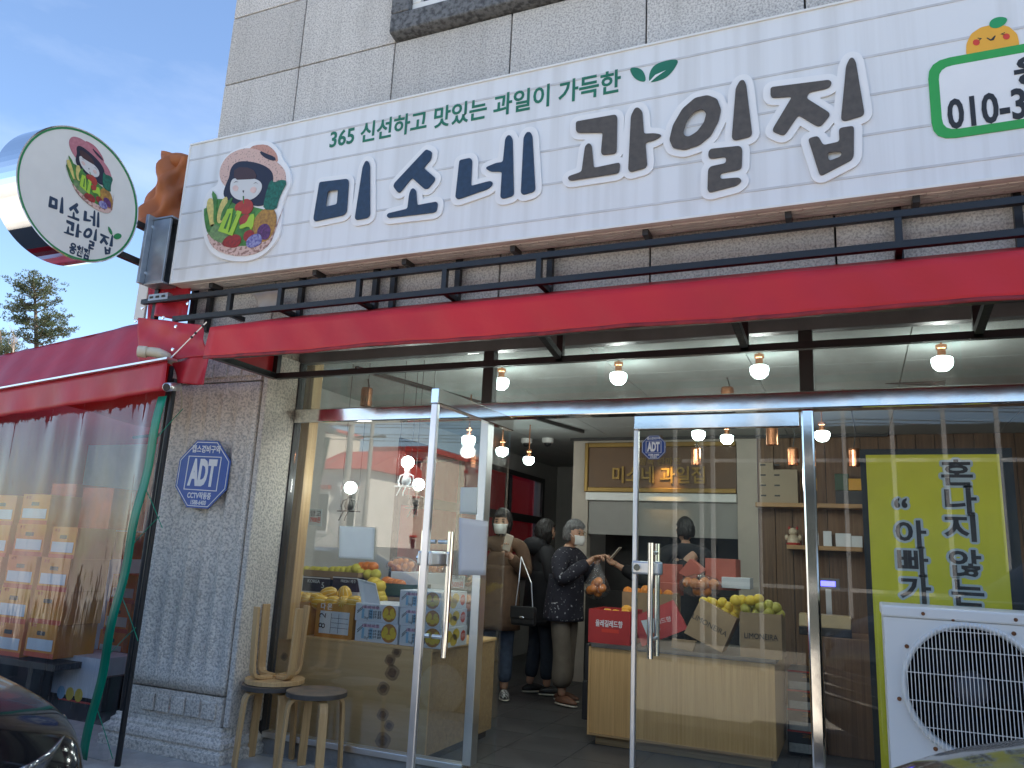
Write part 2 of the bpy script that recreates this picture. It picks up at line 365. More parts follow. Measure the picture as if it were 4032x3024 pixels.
wood('oak', (.68,.42,.17), (.52,.30,.10), rings=16, axis=2, scale=3.); wood('oak_h', (.50,.33,.15), (.33,.19,.08), rings=14, axis=0)
wood('dark_wood', (.22,.12,.06), (.12,.065,.033), rings=12, axis=2, rough=.6)
wood('stool_birch', (.66,.42,.19), (.52,.30,.12), rings=20, axis=2, rough=.45)
YG, YW, XL = 4.20, 3.87, -4.20

# ---------------- ground ----------------
MB().box(-260,-260,-.30,260,260,-.16).build('road', 'asphalt', kind='structure')
sw = MB().box(-40,1.2,-.16,40,14,-.012).build('pavement', 'grout', kind='structure')
pv = MB().box(-.148,-.148,-.012,.148,.148,0)
pme = None
for i in range(26):
    for j in range(7):
        x = -5.1+i*.30; y = 2.5+j*.30
        if y > 4.02 and not -3.4 < x < 2.2: continue
        if pme is None: o = pv.build('paver', 'paver', sw, bevel=.004); pme = o.data
        else: o = link('paver', pme, None, sw, bevel=.004)
        o.location = (x, y, random.uniform(-.002, .002)); o.matrix_parent_inverse = Matrix()
MB().box(-40,1.05,-.16,40,1.2,.0).build('kerb', 'concrete', kind='structure', bevel=.02)

# ---------------- building ----------------
bld = thing('shop_building', 'grey granite clad building with a glazed fruit shop on its ground floor', 'building', (-1,4,0))
BT = 9.4  # unseen upper height, raised to keep direct sun off the round sign
MB().box(XL,3.92,2.62,6.5,4.12,BT).build('front_wall', 'joint', bld)
MB().box(XL,3.92,2.565,6.5,4.14,2.62).build('soffit', 'granite', bld)
MB().box(XL,4.121,2.621,6.5,11.2,2.70).build('ceiling', 'ceiling_panel', bld)   # upper floor slab
MB().box(XL,4.121,BT-.2,6.5,11.2,BT).build('roof', 'concrete', bld)
MB().box(6.3,3.88,0,6.5,11.0,2.619).build('side_wall', 'white_plaster', bld)
MB().box(6.3,4.13,2.71,6.5,11.19,BT-.21).build('side_wall', 'granite', bld)
MB().box(XL,4.13,2.71,XL+.15,11.19,BT-.21).build('side_wall', 'granite', bld)
MB().box(XL,11.0,0,6.5,11.2,2.619).build('back_wall', 'white_plaster', bld)
MB().box(XL+.151,11.0,2.71,6.29,11.19,BT-.21).build('back_wall', 'granite', bld)
# left side wall with a strip of windows onto the tent
lw_ = MB().box(XL,4.3,0,XL+.12,6.5,2.619).box(XL,6.5,0,XL+.12,10.4,.95).box(XL,6.5,2.34,XL+.12,10.4,2.619).box(XL,10.4,0,XL+.12,11,2.619)
lw_.build('side_wall', 'white_plaster', bld)
wd = MB().box(XL+.121,6.5,2.28,XL+.16,10.4,2.34).box(XL+.121,6.5,.95,XL+.16,10.4,1.0).box(XL+.121,6.5,1.70,XL+.16,10.4,1.80)
for y in (6.5,7.8,9.1,10.33): wd.box(XL+.122,y,1.0,XL+.158,y+.07,2.28)
wd.build('side_window_frame', 'frame_dark', bld)
MB().box(XL+.05,6.5,.96,XL+.058,10.4,2.33).build('side_window_pane', 'glass', bld)
# granite slabs, one object each
def slab(x0, z0, x1, z1):
    g = .005; return MB().box(x0+g,3.87,z0+g,x1-g,3.915,z1-g).build('granite_slab', 'granite', bld, bevel=.003)
lowx = [XL,-3.487,-2.66,-1.836,-.95,-.032,.86,1.75,2.65]; upx = [XL,-3.505,-2.703,-1.844,-.986,-.13,.73,1.59,2.45]
rows = [(2.57,2.99,lowx),(2.99,3.46,upx),(3.46,4.03,upx),(4.03,4.60,upx),(4.60,5.17,upx),(5.17,5.74,upx),(5.74,6.31,upx),(6.31,6.88,upx),(6.88,7.45,upx),(7.45,8.02,upx),(8.02,8.59,upx),(8.59,9.16,upx)]
WX0, WX1, WZ0, WZ1 = -2.70, -.99, 4.60, 6.31
for z0, z1, xs in rows:
    for a, b in zip(xs, xs[1:]):
        if z0 >= WZ0-.01 and z1 <= WZ1+.01 and a > WX0-.02 and b < WX1+.02: continue
        slab(a, z0, b, z1)
MB().box(2.46,3.88,2.57,6.49,3.918,BT).build('front_wall', 'granite', bld)
# first floor window
w1 = MB()
a0 = at(1544,150,Y=3.80); fx0, fz0 = -2.715, 4.63
w1.prism([(fx0,3.80,fz0),(-.97,3.80,fz0),(-.97,3.915,fz0-.02),(fx0,3.915,fz0-.02)], (0,0,.14))
w1.prism([(fx0,3.80,fz0+.141),(fx0+.14,3.80,fz0+.141),(fx0+.14,3.915,fz0+.141),(fx0,3.915,fz0+.141)], (0,0,1.55))
w1.prism([(-1.11,3.80,fz0+.141),(-.97,3.80,fz0+.141),(-.97,3.915,fz0+.141),(-1.11,3.915,fz0+.141)], (0,0,1.55))
w1.box(fx0,3.80,6.18+.142,-.97,3.915,6.46)
win = w1.build('window', 'dark_stone', bld, bevel=.012)
MB().box(fx0+.141,3.84,fz0+.142,-1.111,3.90,fz0+.21).box(fx0+.141,3.84,fz0+.211,fx0+.205,3.90,6.31).box(-1.175,3.84,fz0+.211,-1.111,3.90,6.31).box(-1.95,3.845,fz0+.211,-1.89,3.895,6.31).build('window_frame', 'white_pvc', win, bevel=.006)
MB().box(fx0+.206,3.875,fz0+.211,-1.951,3.882,6.31).build('window_pane', 'glass_blue', win)
MB().box(-1.889,3.875,fz0+.211,-1.176,3.882,6.31).build('window_pane', 'glass_blue', win)

# pillar
pil = MB().box(-4.30,3.915,0,-3.47,4.19,2.564).build('pillar', 'granite_warm', bld)
def flute(u, v):
    x = -4.30+u*.785; z = .365+v*1.935
    f = 0
    if -4.22 < x < -3.55:
        c = ((x+4.22)/.67*5) % 1; m = min(1, max(0, (z-.44)/.05))*min(1, max(0, (2.24-z)/.05)); f = m*.038*max(0, math.sin(math.pi*c))**.9
    return (x, 3.87+f, z)
MB().sheet(flute, 90, 26, .042).build('fluted_slab', 'granite_warm', pil, smooth=True)
MB().box(-4.30,3.872,.190,-3.515,3.914,.355).build('plinth_slab', 'granite_warm', pil)
for i in range(5):
    x = -4.16+i*.125; MB().box(x,3.855,.225,x+.105,3.8715,.325).build('carved_block', 'granite_warm', pil, bevel=.006)
MB().box(-4.30,3.872,2.312,-3.515,3.914,2.545).build('capital_slab', 'granite_warm', pil)
for i in range(5):
    x = -4.16+i*.125; MB().box(x,3.855,2.34,x+.105,3.8715,2.44).build('carved_block', 'granite_warm', pil, bevel=.006)
MB().box(-3.495,3.872,.19,-3.455,4.18,2.5).build('corner_slab', 'granite_warm', pil, bevel=.008)
def sweep(prof, path, closed=False):
    """profile (outward d, z) swept along a ground path, mitred; outward is right of travel"""
    m = MB(); n = len(prof); P = [Vector((p[0], p[1])) for p in path]
    for i, p in enumerate(P):
        d0 = (p-P[i-1]).normalized() if i else (P[1]-p).normalized(); d1 = (P[i+1]-p).normalized() if i < len(P)-1 else d0
        n0 = Vector((d0.y, -d0.x)); n1 = Vector((d1.y, -d1.x)); b = (n0+n1); b = b/(b.dot(n0))
        for d, z in prof: m.v.append(Vector((p.x+b.x*d, p.y+b.y*d, z)))
    for i in range(len(P)-1):
        for j in range(n): a = i*n+j; b = i*n+(j+1) % n; m.f.append([a, b, b+n, a+n])
    m.f.append(list(range(n))[::-1]); m.f.append([(len(P)-1)*n+j for j in range(n)]); return m
prof = [(0,0),(.065,0),(.066,.055),(.05,.062),(.046,.07),(.058,.085),(.055,.11),(.036,.128),(.026,.135),(.026,.15),(.008,.165),(.006,.186),(0,.188)]
sweep(prof, [(-4.36,4.19),(-4.36,3.872),(-3.50,3.872),(-3.50,4.185)]).build('base_moulding', 'granite_warm', pil)
prof = [(0,2.55),(.05,2.55),(.05,2.585),(.03,2.60),(.03,2.63),(0,2.64)]
sweep(prof, [(-4.30,3.87),(-3.455,3.87),(-3.455,3.90)]).build('capital_moulding', 'granite_warm', pil)

# ---------------- shop front ----------------
shf = MB().box(-3.50,4.165,2.49,2.6,4.235,2.564).build('shopfront', 'frame_grey', bld)      # head of the frame
def sbar(x0,z0,x1,z1,m,name,y0=4.165,y1=4.235,bev=.004): return MB().box(x0,y0,z0,x1,y1,z1).build(name, m, shf, bevel=bev)
sbar(-3.50,.10,-3.445,2.489,'frame_dark','jamb')
sbar(-2.055,2.165,-1.985,2.489,'frame_dark','mullion'); sbar(-.235,2.165,-.165,2.489,'frame_dark','mullion')
sbar(-3.444,2.07,2.6,2.164,'chrome','header',4.150,4.25,.008)
sbar(-2.045,.131,-1.992,2.069,'steel','mullion',4.16,4.24); sbar(-.233,.02,-.172,2.069,'chrome','mullion',4.15,4.25,.01)
sbar(1.75,.131,1.82,2.069,'chrome','mullion')
sbar(-3.444,.095,-2.046,.130,'steel','sill'); sbar(-.171,.095,1.749,.130,'steel','sill')
sbar(-3.50,-.01,-2.046,.094,'concrete','sill_wall',4.19,4.24,0); sbar(-.171,-.01,2.6,.094,'concrete','sill_wall',4.19,4.24,0)
for x0, x1 in ((-3.444,-2.056),(-1.984,-.236),(-.164,2.6)): MB().box(x0,4.196,2.166,x1,4.206,2.488).build('transom_pane', 'glass_frost', shf)
MB().box(-3.444,4.196,.131,-2.046,4.206,2.068).build('window_pane', 'glass_left', shf)
MB().box(-.171,4.196,.131,1.749,4.206,2.068).build('window_pane', 'glass', shf)
MB().box(2.0,4.15,.0,2.7,4.24,2.165).build('end_wall', 'granite', bld)
MB().box(2.7,3.88,.0,6.29,4.12,2.564).build('front_wall', 'granite', bld)

# doors
def door(name):
    """leaf in local coords: hinge at x=0, leaf along +x, front is -y"""
    d = bpy.data.objects.new(name, None); COL.objects.link(d)
    W = .865
    MB().box(0,-.022,1.985,W,.022,2.062).build('top_rail', 'chrome', d, bevel=.004)
    MB().box(0,-.022,.012,W,.022,.09).build('bottom_rail', 'chrome', d, bevel=.004)
    MB().box(.004,-.006,.091,W-.026,.006,1.984).build('glass_pane', 'glass_green', d)
    MB().box(W-.025,-.018,.091,W,.018,1.984).build('edge_strip', 'steel', d, bevel=.004)
    lk = MB().box(W-.155,-.04,1.205,W-.002,-.0185,1.275).box(W-.155,.0185,1.205,W-.002,.04,1.275).build('lock', 'steel', d, bevel=.012)
    MB().cyl((W-.035,-.052,1.24),(W-.035,-.0405,1.24),.018).build('lock_barrel', 'chrome', lk)
    for s in (-1, 1):
        y = s*.075; h = MB().tube([(W-.115,y,.79),(W-.115,y,1.37)], .0155, 14).build('handle', 'chrome', d, smooth=False)
        for z in (.88, 1.32): MB().cyl((W-.115,s*.008,z),(W-.115,y-s*.012,z),.010).build('handle_mount', 'steel', h)
    return d
d1 = door('glass_door'); d1.parent = bld; d1.matrix_parent_inverse = Matrix.Translation(-bld.location)
d1.location = (-.243,4.20,0); d1.scale = (-1,1,1)
tag(d1, None); d1['label'] = 'closed right hand glass door leaf'
d2 = door('glass_door'); d2.parent = bld; d2.matrix_parent_inverse = Matrix.Translation(-bld.location)
d2.location = (-1.845,4.15,0); d2.rotation_euler.z = R(-92); d2['label'] = 'left hand glass door leaf standing open'

def dirt_stripes(name, a, b, n):
    m = bpy.data.materials.new(name); m.use_nodes = True; MATS[name] = m; N = m.node_tree.nodes; L = m.node_tree.links; p = N['Principled BSDF']; p.inputs['Roughness'].default_value = .38
    tc = N.new('ShaderNodeTexCoord'); sx = N.new('ShaderNodeSeparateXYZ'); at2 = N.new('ShaderNodeMath'); at2.operation = 'ARCTAN2'; ml = N.new('ShaderNodeMath'); ml.operation = 'MULTIPLY'; ml.inputs[1].default_value = n; sn = N.new('ShaderNodeMath'); sn.operation = 'SINE'
    L.new(tc.outputs['Object'], sx.inputs[0]); L.new(sx.outputs[1], at2.inputs[0]); L.new(sx.outputs[0], at2.inputs[1]); L.new(at2.outputs[0], ml.inputs[0]); L.new(ml.outputs[0], sn.inputs[0])
    mr = N.new('ShaderNodeMapRange'); mr.inputs[1].default_value = .75; mr.inputs[2].default_value = .97; L.new(sn.outputs[0], mr.inputs[0])
    nz = N.new('ShaderNodeTexNoise'); nz.inputs['Scale'].default_value = 25; L.new(tc.outputs['Object'], nz.inputs['Vector']); rp = N.new('ShaderNodeValToRGB'); rp.color_ramp.elements[0].color = (*[x*.78 for x in a],1); rp.color_ramp.elements[1].color = (*a,1); rp.color_ramp.elements[0].position = .35; rp.color_ramp.elements[1].position = .6; L.new(nz.outputs['Fac'], rp.inputs[0])
    mx = N.new('ShaderNodeMix'); mx.data_type = 'RGBA'; mx.inputs['B'].default_value = (*b,1); L.new(mr.outputs[0], mx.inputs['Factor']); L.new(rp.outputs[0], mx.inputs['A']); L.new(mx.outputs['Result'], p.inputs['Base Color'])
dirt_stripes('melon_yellow', (.76,.44,.025), (.80,.68,.35), 10)
# ---------------- main sign ----------------
YS = 3.645
sg = thing('fascia_sign', 'long white box sign with big navy and brown Korean letters above the red awning', 'sign', (-1,3.75,2.96))
SZ0, SZ1, SX0, SX1 = 2.957, 4.0, -4.20, 2.3
MB().box(SX0+.012,YS+.004,SZ0+.012,SX1,YS+.02,SZ1-.012).build('face_panel', 'sign_white', sg)
fr = MB().box(SX0,YS-.004,SZ0,SX1,YS+.025,SZ0+.012).box(SX0,YS-.004,SZ1-.012,SX1,YS+.025,SZ1).box(SX0,YS-.004,SZ0+.012,SX0+.012,YS+.025,SZ1-.012)
fr.build('edge_trim', 'white_pvc', sg)
MB().box(SX0+.003,YS+.026,SZ0+.003,SX1,3.81,SZ1-.003).build('box_body', 'bounce_pink_cladding', sg)
# embossed cladding on the underside
mb = MB()
for j in range(3):
    for i in range(60):
        x = SX0+.15+i*.105+(j % 2)*.05; mb.box(x,3.70+j*.034,SZ0-.001,x+.098,3.729+j*.034,SZ0+.003)
mb.build('underside_cladding', 'bounce_pink_cladding', sg, kind='stuff')
for i, x in enumerate((-3.9,-3.05,-2.4,-1.7,-.95,-.25,.3)): MB().box(x,3.70,SZ0-.035,x+.03,3.80,SZ0-.002).build('fixing_bracket', 'frame_dark', sg)
z2, z3, z4 = zq(600,450,.76854), zq(2200,150,.82821), zq(2600,0,.64738)
def s2(q): p = at(*q, Y=YS); return (p.x, p.z)
def strip(z, x0=SX0+.013, x1=SX1-.01): MB().box(x0,YS+.0012,z-.006,x1,YS+.0039,z+.006).build('plank_line', 'sign_line', sg)
for k in range(5): strip(SZ0+.105+k*.203)
for k, x in enumerate((-3.0,-1.55,.2)): pass
SO = (0,YS+.004,0); UX = (1,0,0); UZ = (0,0,1)
def sart(name, pts, m, z0, th=.004, off=0., rc=.014, it=0, parent=None):
    loops = []
    for lp in pts:
        q = [s2(p) for p in lp]; loops.append(chaikin(q, it) if it else (rcorner(q, rc) if rc else q))
    return art(name, loops, SO, UX, UZ, z0, th, m, parent or sg, off), loops
T2 = lambda *p: [z2(x, y) for x, y in p]
T3 = lambda *p: [z3(x, y) for x, y in p]
LET_A = [
 [T2((862,352),(1004,335),(1012,348),(1001,505),(985,522),(838,553),(831,540)), T2((905,398),(957,390),(951,465),(893,478))],
 [T2((1083,275),(1098,243),(1112,245),(1120,268),(1120,522),(1108,536),(1050,546),(1043,535))],
 [T2((1408,184),(1438,198),(1433,235),(1395,280),(1454,330),(1450,347),(1418,386),(1400,388),(1335,330),(1275,406),(1262,405),(1240,375),(1245,358)),],
 [T2((1320,420),(1328,392),(1342,382),(1356,395),(1362,470),(1460,452),(1467,462),(1460,502),(1445,509),(1215,536),(1206,525),(1212,512),(1312,488))],
 [T2((1578,240),(1634,228),(1643,242),(1637,372),(1735,346),(1749,354),(1742,374),(1718,390),(1570,441),(1557,430))],
 [T2((1800,250),(1812,132),(1825,112),(1840,114),(1850,135),(1856,415),(1845,426),(1800,438),(1787,430),(1795,300),(1740,299),(1713,284),(1718,274),(1768,254))],
 [T2((1906,125),(1922,96),(1942,97),(1951,118),(1966,390),(1956,403),(1905,418),(1892,408))]]
LET_B = [
 [T3((85,402),(272,369),(281,380),(278,545),(268,555),(212,561),(204,550),(212,455),(95,456),(85,446))],
 [T3((128,520),(145,503),(160,514),(170,622),(290,597),(295,606),(290,640),(280,649),(60,683),(47,675),(50,662),(112,640))],
 [T3((346,375),(365,338),(381,335),(400,354),(408,460),(460,458),(491,465),(485,476),(455,492),(415,502),(423,610),(412,623),(345,643),(333,632))],
 [T3((528,490),(545,420),(590,342),(650,290),(710,277),(755,295),(774,345),(762,400),(725,470),(670,515),(600,538),(545,528)), T3((594,450),(610,400),(645,357),(685,342),(704,365),(692,407),(660,450),(620,475),(598,468))],
 [T3((843,245),(863,208),(882,205),(893,228),(921,460),(910,476),(840,493),(824,482))],
 [T3((714,545),(725,532),(860,518),(874,530),(872,620),(860,632),(770,650),(770,675),(860,668),(873,685),(850,706),(720,740),(709,728),(712,630),(725,615),(797,600),(797,570),(725,580),(713,570))],
 [T3((1008,240),(1286,205),(1299,218),(1290,240),(1262,250),(1190,265),(1178,292),(1286,360),(1289,375),(1250,423),(1230,426),(1140,372),(1080,461),(1065,469),(1019,450),(1020,435),(1110,285),(1020,291),(1008,282))],
 [T3((1366,140),(1384,102),(1400,100),(1413,122),(1453,360),(1445,376),(1360,402),(1342,392))],
 [T3((1186,484),(1225,472),(1238,478),(1258,515),(1335,498),(1332,442),(1342,432),(1398,424),(1404,435),(1403,565),(1392,586),(1250,660),(1239,652)), T3((1278,550),(1345,545),(1343,568),(1285,590))]]
LA, LB = [], []
for src, dst, m in ((LET_A, LA, 'letter_navy'), (LET_B, LB, 'letter_brown')):
    for k_, lt in enumerate(src):
        o, lp = sart('letter_stroke', lt, m, .0128, .005); dst.append(lp)
        art('letter_backing', outline(loop_segs(lp[0]), .036, .006), SO, UX, UZ, .003, .006+.0004*k_, 'letter_white', o)
# green slogan, leaves
x0, z0_ = s2((1298,548)); x1, z1_ = s2((2442,330))
text('365 신선하고 맛있는 과일이 가득한', .15, ((x0+x1)/2, YS+.004, (z0_+z1_)/2-.0), 'green_ink', sg, bold=.003, fit=x1-x0, z0=.001, name='slogan_lettering')
q3 = zq(900,0,.8137)
sart('leaf_mark', [[q3(*p) for p in ((1937,327),(1980,325),(2010,345),(2022,395),(1985,392),(1955,370))]], 'green_ink', .001, .002, it=2)
sart('leaf_mark', [[q3(*p) for p in ((2030,397),(2040,335),(2080,300),(2182,280),(2160,330),(2120,375),(2065,395))]], 'green_ink', .001, .002, it=2)
sart('leaf_vein', [[q3(*p) for p in ((2030,400),(2065,362),(2115,340),(2070,372),(2036,402))]], 'letter_white', .0035, .001, rc=0)
# telephone panel
o_ = [s2(z4(*p)) for p in ((1620,395),(2212,268))]
px0, pz1 = s2(z4(1622,375)); _, pz0 = s2(z4(1660,858)); px1 = px0+1.35
def rr(x0, z0, x1, z1, r): return rcorner([(x0,z0),(x1,z0),(x1,z1),(x0,z1)], r)
art('phone_panel_border', [rr(px0,pz0,px1,pz1,.09), rr(px0+.042,pz0+.042,px1-.042,pz1-.042,.06)], SO, UX, UZ, .001, .004, 'green_panel', sg)
art('phone_panel', [rr(px0+.041,pz0+.041,px1-.041,pz1-.041,.06)], SO, UX, UZ, .0008, .003, 'letter_white', sg)
a = s2(z4(1745,700)); b = s2(z4(2212,650))
text('010-3', .20, (a[0],YS+.004,a[1]-.008), 'ink_black', sg, bold=.005, align='LEFT', z0=.0045, fit=(b[0]-a[0])*1.03, name='phone_lettering')
a = s2(z4(2150,455)); text('웅', .145, (a[0],YS+.004,a[1]), 'ink_black', sg, bold=.006, align='LEFT', z0=.0045, name='branch_lettering')
# little orange above the panel
mat('orange_ink', (.80,.40,.035), .5, var=.04); mat('red_ink', (.62,.05,.025), .5, var=.04); mat('teal_ink', (.02,.30,.25), .5); mat('leaf_ink', (.02,.30,.10), .5, var=.05)
sart('orange_mark', [[z4(*p) for p in ((1860,330),(1862,265),(1890,205),(1950,165),(2040,145),(2120,160),(2170,205),(2182,250),(2183,300))]], 'orange_ink', .0005, .003, rc=.01)
sart('orange_leaf_mark', [[z4(*p) for p in ((1997,155),(2010,120),(2060,100),(2115,110),(2100,145),(2060,170),(2020,172))]], 'leaf_ink', .0037, .001, it=2)
for c in ((1922,258),(2105,222)): sart('orange_cheek', [[z4(c[0]+22*math.cos(t*.7), c[1]+19*math.sin(t*.7)) for t in range(9)]], 'red_ink', .0037, .001, rc=0)
sart('orange_smile', [[z4(*p) for p in ((1988,228),(2010,240),(2035,215),(2040,219),(2028,243),(2008,248),(1984,232))]], 'ink_black', .0037, .001, rc=0)
sart('orange_eye', [[z4(*p) for p in ((1930,230),(1957,233),(1938,248),(1936,244),(1946,236),(1930,234))]], 'ink_black', .0037, .001, rc=0)
sart('orange_eye', [[z4(*p) for p in ((2095,196),(2068,208),(2098,214),(2097,210),(2080,207),(2096,200))]], 'ink_black', .0037, .001, rc=0)
# emblem: straw hat girl behind a fruit basket
mat('hat_ink', (.62,.42,.36), .6, col2=(.28,.19,.18), vs_=70, thr=(.36,.44)); mat('hat_shade', (.52,.27,.21), .6, col2=(.25,.14,.12), vs_=70, thr=(.36,.44))
mat('hair_ink', (.012,.014,.035), .5); mat('fringe_ink', (.055,.025,.028), .5, var=.15, vs_=40, stretch=(8,1,1)); mat('face_ink', (.62,.62,.61), .5, var=.02); mat('blush_ink', (.66,.48,.44), .6)
mat('basket_ink', (.62,.43,.38), .6, col2=(.30,.17,.14), vs_=45, thr=(.42,.5)); mat('apple_ink', (.42,.05,.03), .5, col2=(.30,.03,.03), vs_=25); mat('lime_ink', (.35,.56,.05), .5, var=.05)
mat('corn_ink', (.60,.50,.16), .5, var=.2, vs_=50); mat('stalk_ink', (.06,.20,.04), .5, var=.4, vs_=25); mat('pine_ink', (.50,.27,.05), .5, col2=(.22,.11,.03), vs_=45); mat('crown_ink', (.01,.12,.08), .5, var=.5, vs_=50)
mat('grape_ink', (.10,.09,.30), .5, col2=(.3,.3,.5), vs_=70, thr=(.4,.6)); mat('berry_ink', (.10,.03,.12), .5, var=.5, vs_=70); mat('salad_ink', (.20,.34,.13), .6, col2=(.10,.16,.08), vs_=40)
mat('tomato_ink', (.40,.03,.025), .5, col2=(.16,.02,.02), vs_=45)
em = zq(780,540,.31348)
EM = [('emblem_backing', [(300,480),(330,330),(450,200),(640,150),(690,95),(880,80),(1000,170),(1040,290),(1130,410),(1160,540),(1140,640),(1060,800),(1030,930),(1030,1180),(960,1330),(800,1490),(560,1550),(280,1500),(150,1370),(100,1180),(85,900),(160,690),(270,640),(300,560)], 'letter_white', .0165, 2, .018),
 ('hat_brim', [(300,480),(320,370),(400,255),(520,190),(650,165),(800,195),(960,310),(1090,420),(1112,540),(1090,640),(950,640),(400,640),(330,570)], 'hat_ink', .0205, 2, 0),
 ('hat_crown', [(670,165),(720,125),(870,112),(950,165),(1005,240),(1015,330),(960,300),(840,220),(760,170)], 'hat_shade', .0202, 1, 0),
 ('hat_band', [(800,195),(860,225),(980,270),(990,310),(900,285),(840,250)], 'hair_ink', .0225, 1, 0),
 ('hair', [(440,420),(500,345),(620,330),(820,370),(950,460),(950,600),(900,830),(780,870),(700,840),(540,860),(430,800),(345,740),(390,600),(430,520)], 'hair_ink', .0225, 2, 0),
 ('fringe', [(490,400),(700,410),(770,530),(640,540),(480,545)], 'fringe_ink', .0245, 1, 0),
 ('face', [(460,550),(520,555),(600,540),(740,555),(815,605),(805,690),(730,770),(640,795),(520,785),(450,720),(440,640)], 'face_ink', .0240, 2, 0),
 ('greens', [(120,900),(200,800),(420,800),(560,860),(720,900),(960,960),(990,1150),(930,1330),(700,1420),(420,1410),(200,1300),(120,1150)], 'stalk_ink', .0222, 1, 0),
 ('basket', [(130,1200),(250,1330),(450,1390),(650,1390),(850,1340),(960,1240),(985,1180),(920,1350),(780,1460),(560,1505),(320,1460),(190,1370)], 'basket_ink', .0225, 1, 0),
 ('salad', [(170,1150),(230,1110),(330,1200),(400,1260),(360,1340),(230,1290),(160,1210)], 'salad_ink', .0240, 2, 0),
 ('corn', [(150,800),(210,800),(225,1000),(215,1130),(180,1110),(155,960)], 'corn_ink', .0240, 2, 0),
 ('corn', [(300,900),(350,790),(390,780),(360,960),(310,1090),(270,1060)], 'corn_ink', .0240, 2, 0),
 ('corn_leaf', [(110,890),(150,1000),(180,1200),(140,1190),(110,1020)], 'stalk_ink', .0255, 1, 0),
 ('corn_leaf', [(200,690),(260,760),(255,900),(250,1080),(225,1080),(235,860)], 'stalk_ink', .0255, 1, 0),
 ('corn_leaf', [(460,770),(430,850),(360,980),(310,1080),(330,960),(400,840)], 'stalk_ink', .0255, 1, 0),
 ('apple', [(500,880),(560,840),(640,800),(705,850),(700,930),(640,980),(560,950),(510,930)], 'apple_ink', .0255, 2, 0),
 ('apple', [(560,1040),(620,1000),(670,1010),(660,1080),(600,1120),(560,1100)], 'apple_ink', .0255, 2, 0),
 ('pineapple', [(840,940),(930,915),(990,970),(995,1100),(940,1260),(830,1330),(740,1260),(720,1110),(770,1010)], 'pine_ink', .0240, 2, 0),
 ('pineapple_crown', [(850,920),(870,790),(900,680),(940,560),(980,600),(1060,560),(1140,575),(1060,720),(1020,830),(1000,920)], 'crown_ink', .0255, 1, 0),
 ('lime_card', [(400,920),(470,910),(440,1080),(400,1235),(280,1195)], 'lime_ink', .0265, 0, 0),
 ('lime_card', [(520,935),(578,955),(460,1255),(400,1235)], 'lime_ink', .0267, 0, 0),
 ('lime_card', [(680,1000),(735,985),(705,1180),(665,1120),(560,1165),(555,1130),(640,1100)], 'lime_ink', .0265, 1, 0),
 ('card_letter', [(428,975),(445,975),(378,1170),(352,1165)], 'stalk_ink', .0275, 0, 0), ('card_letter', [(505,985),(516,988),(420,1215),(408,1210)], 'stalk_ink', .0275, 0, 0),
 ('cherry', [(340,1340),(400,1270),(500,1250),(560,1280),(540,1360),(480,1390),(360,1370)], 'tomato_ink', .0255, 2, 0),
 ('strawberry', [(610,1230),(680,1190),(730,1230),(680,1300),(620,1310)], 'tomato_ink', .0258, 2, 0),
 ('grape', [(640,1330),(700,1260),(800,1240),(820,1330),(750,1380),(660,1390)], 'grape_ink', .0260, 2, 0),
 ('berry', [(800,1150),(880,1110),(930,1180),(900,1290),(820,1280),(780,1220)], 'berry_ink', .0256, 2, 0),
 ('blush', [(470,650),(500,635),(525,660),(500,685)], 'blush_ink', .0262, 2, 0), ('blush', [(690,680),(720,655),(750,670),(730,710)], 'blush_ink', .0262, 2, 0),
 ('eye', [(475,590),(505,572),(537,582),(505,578)], 'hair_ink', .0262, 0, 0), ('eye', [(725,600),(755,585),(787,610),(755,591)], 'hair_ink', .0262, 0, 0),
 ('stem', [(590,760),(604,755),(606,850),(596,850)], 'stalk_ink', .0268, 0, 0), ('mouth', [(585,690),(606,686),(596,718)], 'hair_ink', .0262, 0, 0)]
ELOOP = []
for nm, pts, m, z, it, off in EM:
    q = [s2(em(*p)) for p in pts]; q = chaikin(q, it) if it else q; off = off or (.010 if it == 2 else .005 if it == 1 else 0); ELOOP.append((nm, q, m, z, off))
emb = None
for nm, q, m, z, off in ELOOP:
    if emb is None: emb = art('emblem', [q], SO, UX, UZ, .001, z, m, sg, off)
    else: art(nm, [q], SO, UX, UZ, z-.003, .0032, m, emb, off)

# ---------------- round projecting sign ----------------
XD = -4.40
ds = thing('round_sign', 'round white double faced sign with green ring and polished steel rim on a bracket', 'sign', (XD-.1,3.05,3.36))
DC = Vector((XD,3.055,3.365)); DR = .425
rotx = Matrix.Rotation(R(90), 3, 'Y')
rim = MB(); n = 72
for k in range(n):
    a0, a1 = 2*math.pi*k/n, 2*math.pi*(k+1)/n
    f = lambda a, r, x: (x, DC.y+r*math.cos(a), DC.z+r*math.sin(a))
    rim.add([f(a0,DR,XD+.004), f(a1,DR,XD+.004), f(a1,DR,XD-.21), f(a0,DR,XD-.21), f(a0,DR-.008,XD+.004), f(a1,DR-.008,XD+.004), f(a1,DR-.008,XD-.21), f(a0,DR-.008,XD-.21)],
            [(0,1,2,3),(4,7,6,5),(0,4,5,1),(3,2,6,7)])
mat('rim_steel', (.80,.81,.83), .06, 1., var=.03, vs_=3)
bm_ = rim.build('rim', 'rim_steel', ds)
DO = (XD,0,0); DY = (0,1,0)
def circ(r, n=72): return [(DC.y+r*math.cos(2*math.pi*k/n), DC.z+r*math.sin(2*math.pi*k/n)) for k in range(n)]
mat('disc_white', (.72,.72,.68), .4, var=.03)
art('face_panel', [circ(DR-.009)], DO, DY, UZ, -.012, .012, 'disc_white', ds)
art('face_panel', [circ(DR-.009)], DO, DY, UZ, -.206, .012, 'disc_white', ds)
mat('ring_green', (.02,.22,.07), .5, var=.04)
